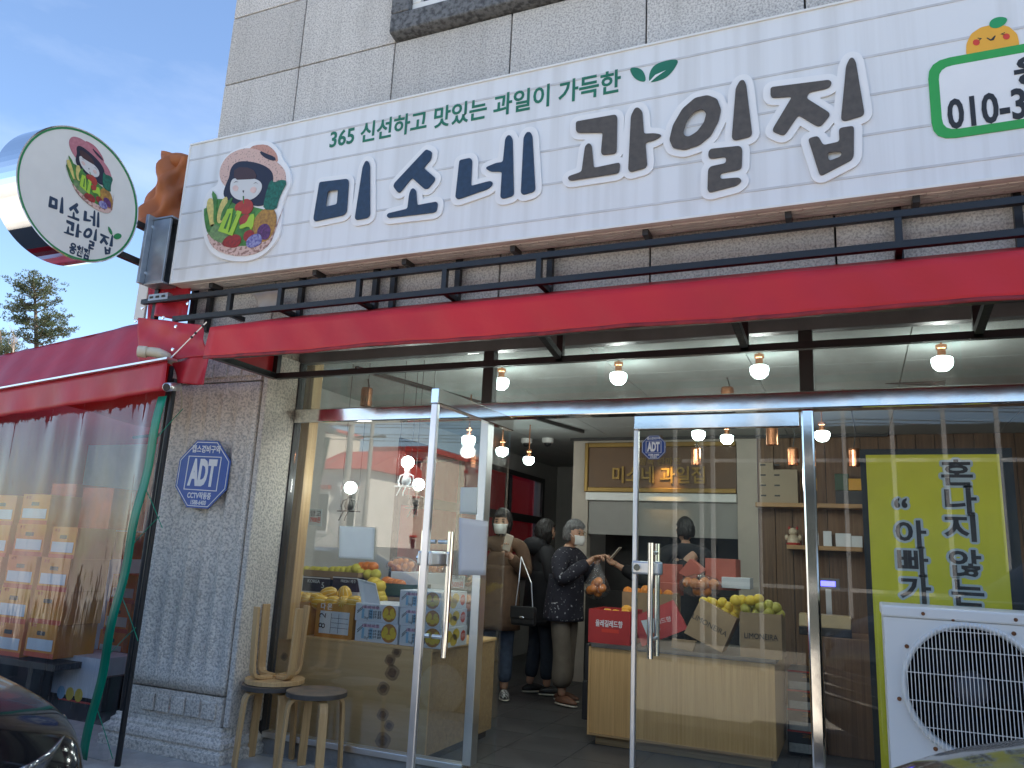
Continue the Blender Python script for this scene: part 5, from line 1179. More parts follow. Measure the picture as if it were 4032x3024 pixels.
cart(k6(1290,230), k6(1515,155), Y2+.5, 'card_white', 'small white printed carton on the back row', .2)
# black cartons on the floor right of the counter
mat('card_dark', (.025,.025,.028), .5, var=.15); mat('silver_label', (.34,.36,.36), .5, var=.15, vs_=60)
YD = 6.15
for k, (ya, yb) in enumerate(((1535,1385),(1360,1215),(1190,1060),(1035,905))):
    t, a, b = cart(k6(1815,ya), k6(2100,yb), YD, 'card_dark', 'black silver labelled gift carton, '+('lowest','second from the floor','third from the floor','topmost')[k]+' of the stack by the counter', .35, None, False, 'black floor cartons')
    rect('label_strip', a.x+.01, a.z+.01, b.x, a.z+.45*(b.z-a.z), YD, 'silver_label', t); rect('red_edge', a.x, b.z-.012, b.x, b.z-.001, YD, 'card_red', t)
    text('고려인삼', .03, (a.x+.15,YD,b.z-.035), 'basket_print', t)
for qa, qb, lb in ((k6(180,1270),k6(246,975),'black carton on the floor at the left end of the sales counter'),(k6(205,960),k6(246,675),'black carton on top of the one at the counter end')): cart(qa, qb, RY+.25, 'card_dark', lb, .3)
# shelves and shelf goods
mat('shelf_wood', (.42,.24,.10), .5, var=.15, vs_=6)
for (qa, qb), lb in (((k2(1280,860),k3(640,795)),'upper pine shelf on the dark plank wall'),((k2(1550,1225),k3(612,1150)),'lower pine shelf carrying the small figurine')):
    a, b = A(qa, YP-.12), A(qb, YP-.12); MB().box(a.x,YP-.22,a.z-.02,b.x,YP-.001,a.z+.02).build('wall_shelf', 'shelf_wood', label=lb, cat='shelf', bevel=.003)
zs1 = A(k2(1280,860), YP-.12).z+.021; zs2 = A(k2(1550,1225), YP-.12).z+.021
mat('card_tan', (.36,.28,.19), .6, var=.05)
for qa, qb, m, lb in ((k2(1310,830),k2(1425,490),'card_tan','tall tan carton with hand holes on the upper shelf'),(k2(1430,820),k2(1635,550),'card_tan','wide tan carton on the upper shelf')):
    a, b = A(qa, YP-.2), A(qb, YP-.2); t = carton(lb, a.x, b.x, YP-.2, YP-.01, zs1, b.z, m)
    if '1310' or True:
        for k in range(4): rect('hand_hole', a.x+.01, zs1+.06+k*.10, a.x+.06, zs1+.075+k*.10, YP-.2, 'ink_black', t)
for qa, qb, m, lb, zz in ((k3(390,685),k3(500,550),'card_green','green pouch on the upper shelf',None),(k3(495,685),k3(612,590),'orange_ink','yellow pouch on the upper shelf',None),(k3(395,780),k3(615,690),'card_dark','dark bundle under the yellow pouch',zs1),(k3(295,1115),k3(360,1020),'card_white','small white box on the lower shelf',zs2),(k3(395,1100),k3(520,1040),'card_white','long white box on the lower shelf',zs2),(k3(525,1115),k3(612,1060),'card_white','white box at the end of the lower shelf',zs2)):
    a, b = A(qa, YP-.18), A(qb, YP-.18); carton(lb, a.x, b.x, YP-.18, YP-.06, a.z if zz is None else zz, b.z, m, name='shelf_box')
p = A(k2(1600,1100), YP-.14); fg = thing('figurine', 'small red and cream beckoning figurine on the lower shelf', 'figurine', (p.x,YP-.14,zs2))
mat('cream_glaze', (.62,.50,.36), .3, var=.1); mat('red_glaze', (.45,.03,.02), .3, var=.1)
MB().lathe([(.05,0),(.06,.01),(.055,.05),(.035,.09),(.02,.1)], 16, (p.x,YP-.14,zs2)).build('body', 'cream_glaze', fg, smooth=True); MB().ball((p.x,YP-.14,zs2+.125),(.045,.04,.038),2).build('head', 'cream_glaze', fg, smooth=True)
MB().lathe([(.065,0),(.07,.012),(.06,.02)], 16, (p.x,YP-.14,zs2-.0)).build('base', 'red_glaze', fg); 
for s in (-1,1): MB().ball((p.x+s*.035,YP-.14,zs2+.16),(.014,.01,.018),1).build('ear', 'red_glaze', fg); MB().ball((p.x+s*.06,YP-.15,zs2+.07),(.018,.018,.028),2).build('paw', 'cream_glaze', fg)
# till things on the back counter
mat('gold_plastic', (.34,.25,.12), .4, var=.1); mat('lcd_blue', (.05,.05,.6), .3, emit=(.10,.10,1), es=1.6, var=0)
a = A(k6(1900,490), 6.32); b = A(k6(2190,370), 6.32)
t = thing('price_scale', 'beige shop scale with keypad on the back counter', 'scale', (a.x,6.4,.8)); MB().box(a.x,6.32,.801,b.x+.1,6.62,.86).build('body', 'frame_dark', t, bevel=.006); MB().prism([(a.x,6.32,.861),(a.x,6.36,.95),(a.x,6.5,.95),(a.x,6.5,.861)], (b.x+.1-a.x,0,0)).build('keypad_housing', 'gold_plastic', t, bevel=.005)
mat('key_gold', (.8,.6,.25), .4, emit=(1,.7,.25), es=.6, var=0)
for i in range(6):
    for j in range(4): MB().obox((a.x+.03+i*.022,6.333+.008*j,.875+j*.018),(.015,.004,.011)).build('key', 'key_gold', t)
a = A(k6(2075,215), 6.6); b = A(k6(2190,180), 6.6)
t = thing('price_display', 'small till display with a blue screen on a pole', 'display', (a.x,6.6,.8)); MB().box(a.x-.03,6.6,a.z-.02,b.x+.03,6.64,b.z+.02).build('case', 'frame_grey', t, bevel=.004); MB().box(a.x,6.596,a.z,b.x,6.5995,b.z).build('screen', 'lcd_blue', t); MB().box((a.x+b.x)/2-.02,6.605,.80,(a.x+b.x)/2+.02,6.635,a.z-.021).build('pole', 'steel', t)
# ---------------- yellow poster ----------------
mat('poster_yellow', (.80,.75,.035), .4, var=.04); mat('letter_pale', (.52,.62,.62), .5, var=.02); mat('board_dark', (.015,.022,.024), .4)
YO = 4.34; a = A(k3(590,350), YO); b = A(k3(1760,350), YO)
ps = thing('poster_board', 'tall yellow poster with black Korean letters on a dark board behind glass', 'poster', (.35,YO,.1))
MB().box(a.x,YO+.001,.131,.70,YO+.02,a.z).build('backing_board', 'board_dark', ps)
a = A(k3(640,398), YO); MB().box(a.x,YO-.006,.15,.645,YO,a.z).build('sheet', 'poster_yellow', ps)
def pl(ch, q, h, fitw):
    p = A(k3(*q), YO-.007); o = text(ch, h, (p.x,YO-.006,p.z), 'ink_black', ps, bold=h*.025, z0=.0022, th=.0006, fit=fitw)
    sg_ = [((a[0]+p.x, a[1]+p.z), (b[0]+p.x, b[1]+p.z)) for a, b in text_segs(ch, h, fitw*.97)]
    art('letter_outline', outline(sg_, .014, .003), (0,YO-.006,0), UX, UZ, .0004, .0012, 'letter_pale', o)
for ch, q in (('혼',(1385,560)),('나',(1408,785)),('지',(1425,1010)),('않',(1450,1300)),('는',(1475,1540))): pl(ch, q, .135, .135)
for ch, q in (('아',(1005,1055)),('빠',(1020,1285)),('가',(1045,1515))): pl(ch, q, .135, .135)
pl('“', (930,862), .16, .06)
# ---------------- goods in the tent ----------------
pq = zq(0,2000,.61728); p4q = zq(0,1200,.54240)
mat('box_yellow', (.80,.36,.03), .6, col2=(.72,.15,.025), vs_=1.6, thr=(.36,.62)); mat('box_redor', (.66,.09,.025), .6, var=.15)
TB = 'yellow and red fruit carton stacked behind the clear tent curtain'
def tbox(qa, qb, y, label, m='box_yellow', lab=True):
    a, b = A(qa, y), A(qb, y); t = carton(label, a.x, b.x, y, y+.36, a.z, b.z, m, False, 'cartons stacked in the tent'); w_, h_ = b.x-a.x, b.z-a.z
    rect('red_band', a.x+.001, a.z+.001, b.x-.001, a.z+.14*h_, y, 'box_redor', t)
    if lab: rect('label_sticker', a.x+.07*w_, a.z+.2*h_, b.x-.08*w_, a.z+.52*h_, y, 'label_paper', t, .0008, .0012)
    art('hand_hole', [rr(a.x+.34*w_, a.z+.62*h_, a.x+.62*w_, a.z+.74*h_, .01)], (0,y,0), UX, UZ, .0006, .0008, 'ink_black', t)
    text('과 일', .03, (a.x+.2*w_,y,b.z-.12*h_), 'red_ink', t)
YT = 4.42
for i, (qa, qb) in enumerate((((75,300),(300,105)),((20,505),(238,308)),((232,522),(455,325)),((-30,722),(200,508)),((187,730),(420,535)),((-60,932),(160,728)),((147,940),(372,740)),((-130,305),(70,110)),((-180,512),(15,312)),((306,318),(500,125)),((120,100),(330,-85)),((-90,105),(112,-80)))):
    tbox(pq(*qa), pq(*qb), YT+.02*(i % 2), TB, lab=i != 4)
for i, (qa, qb) in enumerate((((555,315),(745,150)),((695,600),(880,430)),((655,785),(838,610)),((612,965),(800,790)))): tbox(pq(*qa), pq(*qb), 5.3, 'yellow and red fruit carton in the stack near the granite pillar')
for qa, qb, lb in (((330,1600),(560,1300),'red carton on top of the tent stack'),((560,1620),(830,1330),'dull red carton at the back of the tent')): a = A(p4q(*qa), YT+.25); b = A(p4q(*qb), YT+.25); carton(lb, a.x, b.x, YT+.25, YT+.6, a.z, b.z, 'box_redor')
a, b = A(pq(310,1250), 4.6), A(pq(640,965), 4.6); t = carton('white melon carton on the tent floor below the stacks', a.x, b.x, 4.6, 4.95, max(.03,a.z), b.z, 'card_white')
for k in range(3): art('melon_print', [[(a.x+.12+.10*k+.045*math.cos(j*.5236), a.z+.10+.05*math.sin(j*.5236)) for j in range(12)]], (0,4.6,0), UX, UZ, .0006, .001, 'melon_print' if k else 'label_blue', t)
rect('red_band', a.x+.1, a.z+.02, b.x-.02, a.z+.06, 4.6, 'red_ink', t)
za_ = A(pq(100,945), YT).z
t = thing('pallet_table', 'low dark display bench under the stacked tent cartons', 'bench', (-5.8,4.5,0)); MB().box(-7.2,YT-.05,za_-.06,A(pq(400,940),YT).x,YT+.75,za_-.012).build('top', 'frame_dark', t)
for x in (-7.0,-6.0,-5.2): MB().box(x,YT,.0,x+.05,YT+.6,za_-.061).build('leg', 'frame_dark', t)
MB().box(-8.4,3.9,0,-8.35,10.4,2.9).build('added_side_sheet', 'tent_red', tent)  # out of view, added to keep the inside of the tent darker
mat('pale_tarp', (.45,.47,.50), .5, var=.1)
MB().box(-8.3,6.4,0.0,-4.45,6.44,2.3).build('rear_curtain', 'pale_tarp', tent)

# ---------------- trees ----------------
mat('bark', (.06,.045,.035), .9, var=.3, vs_=8); mat('needles', (.040,.062,.024), .7, col2=(.018,.032,.016), vs_=2.5, trans=.25); mat('needles_light', (.062,.075,.03), .7, col2=(.03,.04,.018), vs_=2.5, trans=.25)
tq = zq(0,1030,.24114)
def needles(m, c, r, n, ln_, rnd):
    c = Vector(c)
    for _ in range(n):
        while True:
            p = Vector((rnd.uniform(-1,1),rnd.uniform(-1,1),rnd.uniform(-1,1)))
            if p.length < 1: break
        p = Vector((p.x*r, p.y*r, p.z*r*.55)); d = (p.normalized()*.7+Vector((rnd.uniform(-.6,.6),rnd.uniform(-.6,.6),rnd.uniform(0,.9)))).normalized()
        s = d.cross(Vector((rnd.uniform(-1,1),rnd.uniform(-1,1),rnd.uniform(-1,1)))).normalized()*ln_*.22; q = c+p; k = len(m.v)
        m.v += [q-s, q+s, q+d*ln_+s*.4, q+d*ln_-s*.4]; m.f.append([k,k+1,k+2,k+3])
def pine(label, Yt, base, topq, ends, rr_=.23, n=24, seed=3, sc=1.):
    rnd = random.Random(seed); tp = at(*topq, Y=Yt); bs = at(*base, Y=Yt); t = thing('pine_tree', label, 'tree', (bs.x,Yt,-.16))
    pts = [Vector((bs.x+.15,Yt,-.2)), bs, bs.lerp(tp,.5)+Vector((.06,0,0)), tp]; MB().tube(pts, [.20*sc,.14*sc,.09*sc,.03*sc], 8).build('trunk', 'bark', t, smooth=True)
    m1, m2, br = MB(), MB(), MB()
    for q in ends:
        e = at(*q, Y=Yt+rnd.uniform(-1.0,1.0)*sc); f = min(1,max(0,(e.z-bs.z-.35*sc)/(tp.z-bs.z))); o = bs.lerp(tp, f*.94); mid = o.lerp(e,.55)+Vector((0,0,-.12*sc))
        br.tube([o, mid, e], [.04*sc,.025*sc,.008*sc], 5)
        k = max(3, int((e-o).length/(.22*sc)))
        for i in range(k+1):
            s = .30+.70*i/k; p = (o.lerp(mid, s/.55) if s < .55 else mid.lerp(e,(s-.55)/.45))+Vector((rnd.uniform(-.1,.1),rnd.uniform(-.45,.45),rnd.uniform(-.03,.14)))*sc
            needles(m1 if rnd.random() < .6 else m2, p, rr_*rnd.uniform(.55,1.05)*sc, n, .12*sc, rnd)
    br.build('branch', 'bark', t, kind='stuff'); m1.build('crown', 'needles', t, kind='stuff'); m2.build('crown', 'needles_light', t, kind='stuff')
E1 = [(460,190),(540,185),(640,205),(740,240),(830,300),(950,370),(900,430),(250,300),(185,330),(360,250),(330,400),(265,440),(400,500),(850,480),(940,590),(870,640),(180,590),(290,560),(330,690),(230,720),(80,770),(240,820),(120,940),(170,880),(300,950),(380,1000),(480,700),(820,720),(930,780),(1050,855),(1000,930),(1140,960),(1080,1040),(1220,1110),(1120,1130),(960,1050),(840,850),(230,1140),(330,1100),(440,1200),(500,1060),(820,1160),(740,1060),(560,1240),(900,1190),(360,1240),(700,420),(600,330),(700,620),(480,480)]
pine('tall pine tree rising behind the red tent', 30., tq(600,1560), tq(545,190), [tq(*q) for q in E1])
E2 = [(x, y) for x, y in ((0,1130),(40,1180),(110,1200),(160,1300),(60,1250),(150,1400),(30,1350),(90,1330),(120,1450),(20,1450),(190,1380),(-60,1140),(-80,1250),(-60,1380),(250,1390),(320,1400),(300,1330))]
pine('round dark pine beside the tall pine behind the tent', 34., tq(20,1600), tq(0,1120), [tq(*q) for q in E2], rr_=.30, n=22, seed=5)
rnd = random.Random(9); b0 = at(*tq(215,1480), Y=33); bt = thing('bare_tree', 'bare winter tree between the two pines', 'tree', (b0.x,33,-.16)); brs = MB().tube([(b0.x,33,-.2),b0,at(*tq(220,1250),Y=33)],[.1,.06,.03],6)
for k in range(26):
    s = b0.lerp(at(*tq(220,1250),Y=33), rnd.random()); brs.tube([s, s+Vector((rnd.uniform(-.25,.25),rnd.uniform(-.3,.3),.4)), s+Vector((rnd.uniform(-.6,.6),rnd.uniform(-.5,.5),rnd.uniform(.6,1.3)))],[.018,.012,.004],4)
mat('bark_pale', (.20,.17,.15), .9, var=.2); brs.build('branch', 'bark_pale', bt, kind='stuff')

# ---------------- across the street (seen mirrored in the glass) ----------------
def mir(q, Yv): p = at(*q, Y=Yv); return Vector((p.x, 8.4-Yv, p.z))
mat('house_cream', (.60,.54,.46), .8, var=.06); mat('house_white', (.66,.64,.60), .8, var=.06); mat('roof_red', (.42,.06,.045), .7, var=.15, vs_=5); mat('win_dark', (.03,.035,.045), .15, var=.1); mat('brick_red', (.33,.14,.10), .8, var=.15, vs_=6)
def house(label, qa, qb, Yv, m, floors, cols, gable=False, depth=7., roofm='roof_red'):
    a, b = mir(qa, Yv), mir(qb, Yv); x0, x1 = min(a.x,b.x), max(a.x,b.x); y1 = a.y; y0 = y1-depth; zt = max(a.z,b.z); t = thing('house', label, 'house', ((x0+x1)/2,y1,-.16))
    MB().box(x0,y0,-.16,x1,y1,zt).build('wall', m, t)
    if gable: MB().prism([(x0-.4,y1+.4,zt+.002),(x0-.4,(y0+y1)/2,zt+1.6),(x0-.4,y0-.4,zt+.002)], (x1-x0+.8,0,0)).build('roof', roofm, t)
    else: MB().box(x0-.25,y0-.25,zt+.002,x1+.25,y1+.25,zt+.35).build('roof', roofm, t)
    fh = zt/floors; cw = (x1-x0)/cols
    for i in range(floors):
        for j in range(cols):
            wx = x0+cw*(j+.5); wz = fh*(i+.55); w_ = MB().box(wx-cw*.24,y1,wz-fh*.22,wx+cw*.24,y1+.06,wz+fh*.22).build('window', 'white_pvc', t); MB().box(wx-cw*.21,y1+.061,wz-fh*.19,wx+cw*.21,y1+.07,wz+fh*.19).build('pane', 'win_dark', w_)
            MB().box(wx-cw*.27,y1+.001,wz+fh*.24,wx+cw*.27,y1+.35,wz+fh*.28).build('window_hood', roofm, t)
house('cream three storey house across the road with window hoods', k4(925,1010), k4(1370,560), 46, 'house_cream', 3, 3)
house('low white house across the road under a red gable roof', k4(440,1000), k4(890,700), 40, 'house_white', 1, 2, True)
house('tall pale apartment block far across the road', k4(300,1000), k4(480,360), 70, 'house_cream', 6, 2, False, 9.)
house('white house with red flat roof beside the cream house', k4(1400,1000), k4(1900,640), 52, 'house_white', 2, 3)
mat('shed_green', (.022,.030,.028), .6, var=.2, vs_=3)
sx = mir((2380,2000), 15).x; sh = thing('added_shed', 'unseen dark green corrugated shed added to darken the window reflection', 'shed', (4,-6.6,-.16))  # shed added out of view so the right hand glass reflects dark
MB().box(sx,-12,-.16,14,-6.64,3.6).build('wall', 'shed_green', sh)
for k in range(36): MB().box(sx+.05+k*.36,-6.639,-.16,sx+.2+k*.36,-6.60,3.55).build('wall_rib', 'shed_green', sh)
MB().box(sx-.2,-12.2,3.601,14.2,-6.3,3.75).build('roof', 'shed_green', sh)
for q, Yv in ((k4(885,1000), 36), (k4(715,1000), 26), ((3000,2100), 34)):
    p = mir(q, Yv); t = thing('utility_pole', 'grey concrete utility pole across the road with crossarms', 'pole', (p.x,p.y,-.16), 'utility poles across the road'); MB().tube([(p.x,p.y,-.2),(p.x,p.y,9.0)], [.16,.10], 12).build('shaft', 'concrete', t)
    for z in (8.0,8.7,7.2): MB().box(p.x-.9,p.y-.05,z,p.x+.9,p.y+.05,z+.1).build('crossarm', 'frame_dark', t)
for k in range(6):
    z = 7.3+k*.25; y = -27.6-(k % 3)*.5; MB().tube([(-60+i*6, y, z-.5*math.sin(math.pi*((i*6) % 30)/30)) for i in range(21)], .02, 5).build('overhead_wire', 'frame_dark', label='black overhead cable strung between the utility poles', cat='cable', group='overhead cables')
MB().box(-60,-20,-.158,60,-17,-.05).build('far_pavement', 'concrete', kind='structure')
mat('wall_block', (.50,.49,.46), .85, var=.1); MB().box(-40,-22.4,-.16,-2,-22.2,1.3).build('garden_wall', 'wall_block', label='low pale garden wall along the far side of the road', cat='wall')
# white steel lattice across the forecourt, its image crosses the right hand glass
wl = thing('lattice_frame', 'white painted steel lattice frame standing across the forecourt', 'frame', (0,-3.6,-.16)); Yv = 12.0
for q in (k2(570,600), k2(900,600), k2(1300,600), k3(470,500), k3(870,500), k3(1290,400), k3(1740,500), k3(2180,500), k3(-700,500)):
    p = mir(q, Yv); MB().bar((p.x,p.y,-.16),(p.x,p.y,4.2),.055).build('upright', 'white_paint', wl)
za2 = mir(k2(1480,468), Yv).z; zb2 = mir(k6(1700,215), Yv).z
for z in (za2, zb2, 4.22): MB().bar((mir(k3(-700,500),Yv).x-.3,8.4-Yv-.056,z),(mir(k3(2180,500),Yv).x+.2,8.4-Yv-.056,z),.05).build('rail', 'white_paint', wl)
# ---------------- people ----------------
def skinmesh(verts, edges, radii, sub=2, name='body'):
    me = bpy.data.meshes.new(name); me.from_pydata([tuple(v) for v in verts], edges, []); o = bpy.data.objects.new('tmp', me); COL.objects.link(o)
    md = o.modifiers.new('s', 'SKIN'); md.use_smooth_shade = True; md.branch_smoothing = .6
    sv = me.skin_vertices[0].data
    for i, r_ in enumerate(radii): sv[i].radius = r_ if hasattr(r_, '__len__') else (r_, r_)
    sv[0].use_root = True
    ms = o.modifiers.new('u', 'SUBSURF'); ms.levels = sub; ms.render_levels = sub
    dg = bpy.context.evaluated_depsgraph_get(); m2 = bpy.data.meshes.new_from_object(o.evaluated_get(dg)); bpy.data.objects.remove(o); m2.name = name
    m2.polygons.foreach_set('use_smooth', [True]*len(m2.polygons)); return m2
def chain(segs):
    """list of (points, radii) chains; first chain is the root, others start at a named index of the vertex list via int first entry"""
    V, E, Rr = [], [], []
    for st, pts, rs in segs:
        prev = st
        for p, r_ in zip(pts, rs):
            V.append(Vector(p)); Rr.append(r_); i = len(V)-1
            if prev is not None: E.append((prev, i))
            prev = i
    return V, E, Rr
mat('skin', (.52,.30,.20), .5, var=.06, sss=.1); mat('mask_white', (.72,.72,.70), .7, var=.03); mat('hair_black', (.012,.010,.010), .5, var=.3, vs_=60, bump=.8, bs=70, stretch=(1,1,.25)); mat('hair_grey', (.20,.20,.20), .5, col2=(.09,.09,.095), vs_=70, stretch=(1,1,.2), bump=.8, bs=70)
mat('coat_brown', (.125,.072,.042), .85, var=.15, vs_=20, bump=.2, bs=80); mat('coat_black', (.010,.010,.013), .8, var=.2); mat('denim_dark', (.022,.03,.045), .8, var=.2, vs_=30); mat('denim', (.06,.085,.13), .8, var=.25, vs_=25)
mat('knit_pattern', (.020,.020,.032), .85, col2=(.42,.42,.45), vs_=42, thr=(.33,.36)); mat('khaki', (.16,.135,.105), .8, var=.12, vs_=15); mat('shoe_brown', (.16,.07,.04), .6, var=.1); mat('sole', (.60,.57,.48), .6, var=.05); mat('shoe_black', (.015,.015,.016), .5)
mat('phone_dark', (.03,.03,.035), .2, var=0); mat('phone_case', (.62,.55,.45), .4, var=.03)
def checker(name):
    m = bpy.data.materials.new(name); m.use_nodes = True; MATS[name] = m; N = m.node_tree.nodes; L_ = m.node_tree.links
    t = N.new('ShaderNodeTexChecker'); t.inputs['Scale'].default_value = 55; t.inputs[1].default_value = (.72,.72,.70,1); t.inputs[2].default_value = (.02,.02,.02,1); tc = N.new('ShaderNodeTexCoord'); L_.new(tc.outputs['Object'], t.inputs[0]); L_.new(t.outputs[0], N['Principled BSDF'].inputs['Base Color']); N['Principled BSDF'].inputs['Roughness'].default_value = .7
checker('checker_canvas')
def head(t, c, fwd, h, hair, hairm, mask=False, glasses=False, tilt=0.):
    """c = centre of head; head height h; returns nothing, adds parts to t"""
    fwd = Vector(fwd).normalized(); side = fwd.cross(Vector((0,0,1))).normalized(); up = side.cross(fwd); M3 = Matrix((side, fwd, up)).transposed(); c = Vector(c); s = h/.22
    P = lambda x, y, z: c+M3 @ Vector((x*s, y*s, z*s))
    B = MB(); vs, fs = ico(4)
    for p in vs:
        x, y, z = p.x*.073, p.y*.092, p.z*.112
        if z < 0: x *= 1-.34*(-p.z)**1.6; y *= 1-.16*(-p.z)**1.5; y += .012*(-p.z)
        if p.y < 0 and z < 0: y *= 1-.25*(-p.z)
        if p.y > .75 and abs(p.x) < .3 and -.45 < p.z < .2: y += .016*(1-abs(p.x)/.3)*(1-abs(p.z+.15)/.35)
        if p.y > .6 and .02 < p.z < .28 and .18 < abs(p.x) < .6: y -= .006
        B.v.append(P(x, y, z))
    B.f = [list(f) for f in fs]; B.build('head', 'skin', t, smooth=True)
    for sx_ in (-1, 1):
        MB().ball(P(sx_*.074,-.005,-.005),(.010*s,.018*s,.030*s),2,M3).build('ear', 'skin', t, smooth=True)
        MB().ball(P(sx_*.030,.081,.010),(.013*s,.006*s,.0065*s),2,M3).build('eye', 'ink_black', t, smooth=True); MB().ball(P(sx_*.031,.084,.030),(.018*s,.005*s,.004*s),1,M3).build('eyebrow', hairm, t)
    MB().ball(P(0,.080,-.062),(.022*s,.006*s,.006*s),2,M3).build('mouth', 'red_glaze', t, smooth=True)
    H = MB()
    for p in vs:
        k = hair(p)
        if k is None: k = 0
        x, y, z = p.x*(.073+.018*k), p.y*(.092+.018*k), p.z*(.112+.02*k)
        if z < 0: x *= 1-.30*(-p.z)**1.6*(0 if k > .5 else 1); y *= 1-.16*(-p.z)**1.5*(0 if k > .5 else 1)
        if k <= 0: x *= .9; y *= .9; z *= .9
        if k > 0: w_ = 1+.035*math.sin(p.x*31+p.z*17)*math.sin(p.y*23)+.05*math.sin(p.x*13+p.y*9)*math.sin(p.z*11+p.y*5); x *= w_; y *= w_
        H.v.append(P(x, y, z))
    H.f = [list(f) for f in fs]; H.build('hair', hairm, t, smooth=True)
    if mask:
        def mk(u, v):
            a = (u-.5)*2.3; zz = -.095+v*.088; rx_ = .072*(1-.25*(1-v)); yy = .094+.014*math.sin(math.pi*v)
            return P(rx_*math.sin(a)*1.02, yy*math.cos(a*.85)+.012*math.cos(a)**4, zz)
        MB().sheet(mk, 16, 8, .002).build('mask', 'mask_white', t, smooth=True)
        for sx_ in (-1, 1): MB().tube([P(sx_*.066,.045,-.03), P(sx_*.074,.02,-.005), P(sx_*.076,-.01,.012)], .0016*s, 5).build('mask_loop', 'mask_white', t)
    if glasses:
        for sx_ in (-1, 1): MB().tube([P(sx_*.031+.022*math.cos(a*.524),.098,.010+.018*math.sin(a*.524)) for a in range(13)], .0018*s, 5).build('glasses_rim', 'gilt', t)
def hand(t, wrist, dirv, palm_n, curl=.5, size=1.):
    """palm plus five tapered bent fingers; dirv points along fingers, palm_n out of the palm"""
    d = Vector(dirv).normalized(); n = Vector(palm_n); n = (n-d*n.dot(d)).normalized(); s = d.cross(n); w_ = Vector(wrist); segs = []
    k = size; B = MB(); B.ball(w_+d*.045*k, (.042*k,.038*k,.016*k), 3, Matrix((s, d, n)).transposed()); B.tube([w_-d*.03, w_+d*.02*k], [.024*k,.026*k], 10)
    for i, (off, ln_) in enumerate(((-.028,.062),(-.010,.074),(.010,.070),(.027,.054))):
        p0 = w_+d*.075*k+s*off*k; a1 = p0+(d*math.cos(curl*.6)+n*math.sin(curl*.6))*ln_*.45*k; a2 = a1+(d*math.cos(curl*1.5)+n*math.sin(curl*1.5))*ln_*.32*k; a3 = a2+(d*math.cos(curl*2.2)+n*math.sin(curl*2.2))*ln_*.25*k
        B.tube([p0-d*.02*k, p0, a1, a2, a3], [.009*k,.0095*k,.0085*k,.0075*k,.005*k], 8)
    p0 = w_+d*.025*k-s*.032*k; B.tube([p0+s*.01, p0-s*.018*k+d*.02*k+n*.01*k, p0-s*.022*k+d*.045*k+n*.02*k, p0-s*.016*k+d*.062*k+n*.03*k], [.012*k,.011*k,.0095*k,.006*k], 8)
    B.build('hand', 'skin', t, smooth=True)
def shoe(t, p, fwd, m, sole='sole', L_=.25):
    f = Vector(fwd).normalized(); s = f.cross(Vector((0,0,1))); M3 = Matrix((f, -s, Vector((0,0,1)))).transposed(); B = MB(); vs, fs = ico(3)
    for q in vs:
        x, y, z = q.x*L_/2, q.y*.045*(1+.12*q.x), max(-.2, q.z)*.05
        if q.x > .1: z *= 1-.45*(q.x-.1)
        B.v.append(Vector(p)+f*.05+M3 @ Vector((x, y, z+.035)))
    B.f = [list(f_) for f_ in fs]; sh = B.build('shoe', m, t, smooth=True); B2 = MB()
    for q in vs: B2.v.append(Vector(p)+f*.05+M3 @ Vector((q.x*L_/2*1.03, q.y*.048*(1+.12*q.x), .013+q.z*.013)))
    B2.f = [list(f_) for f_ in fs]; B2.build('shoe_sole', sole, sh, smooth=True)
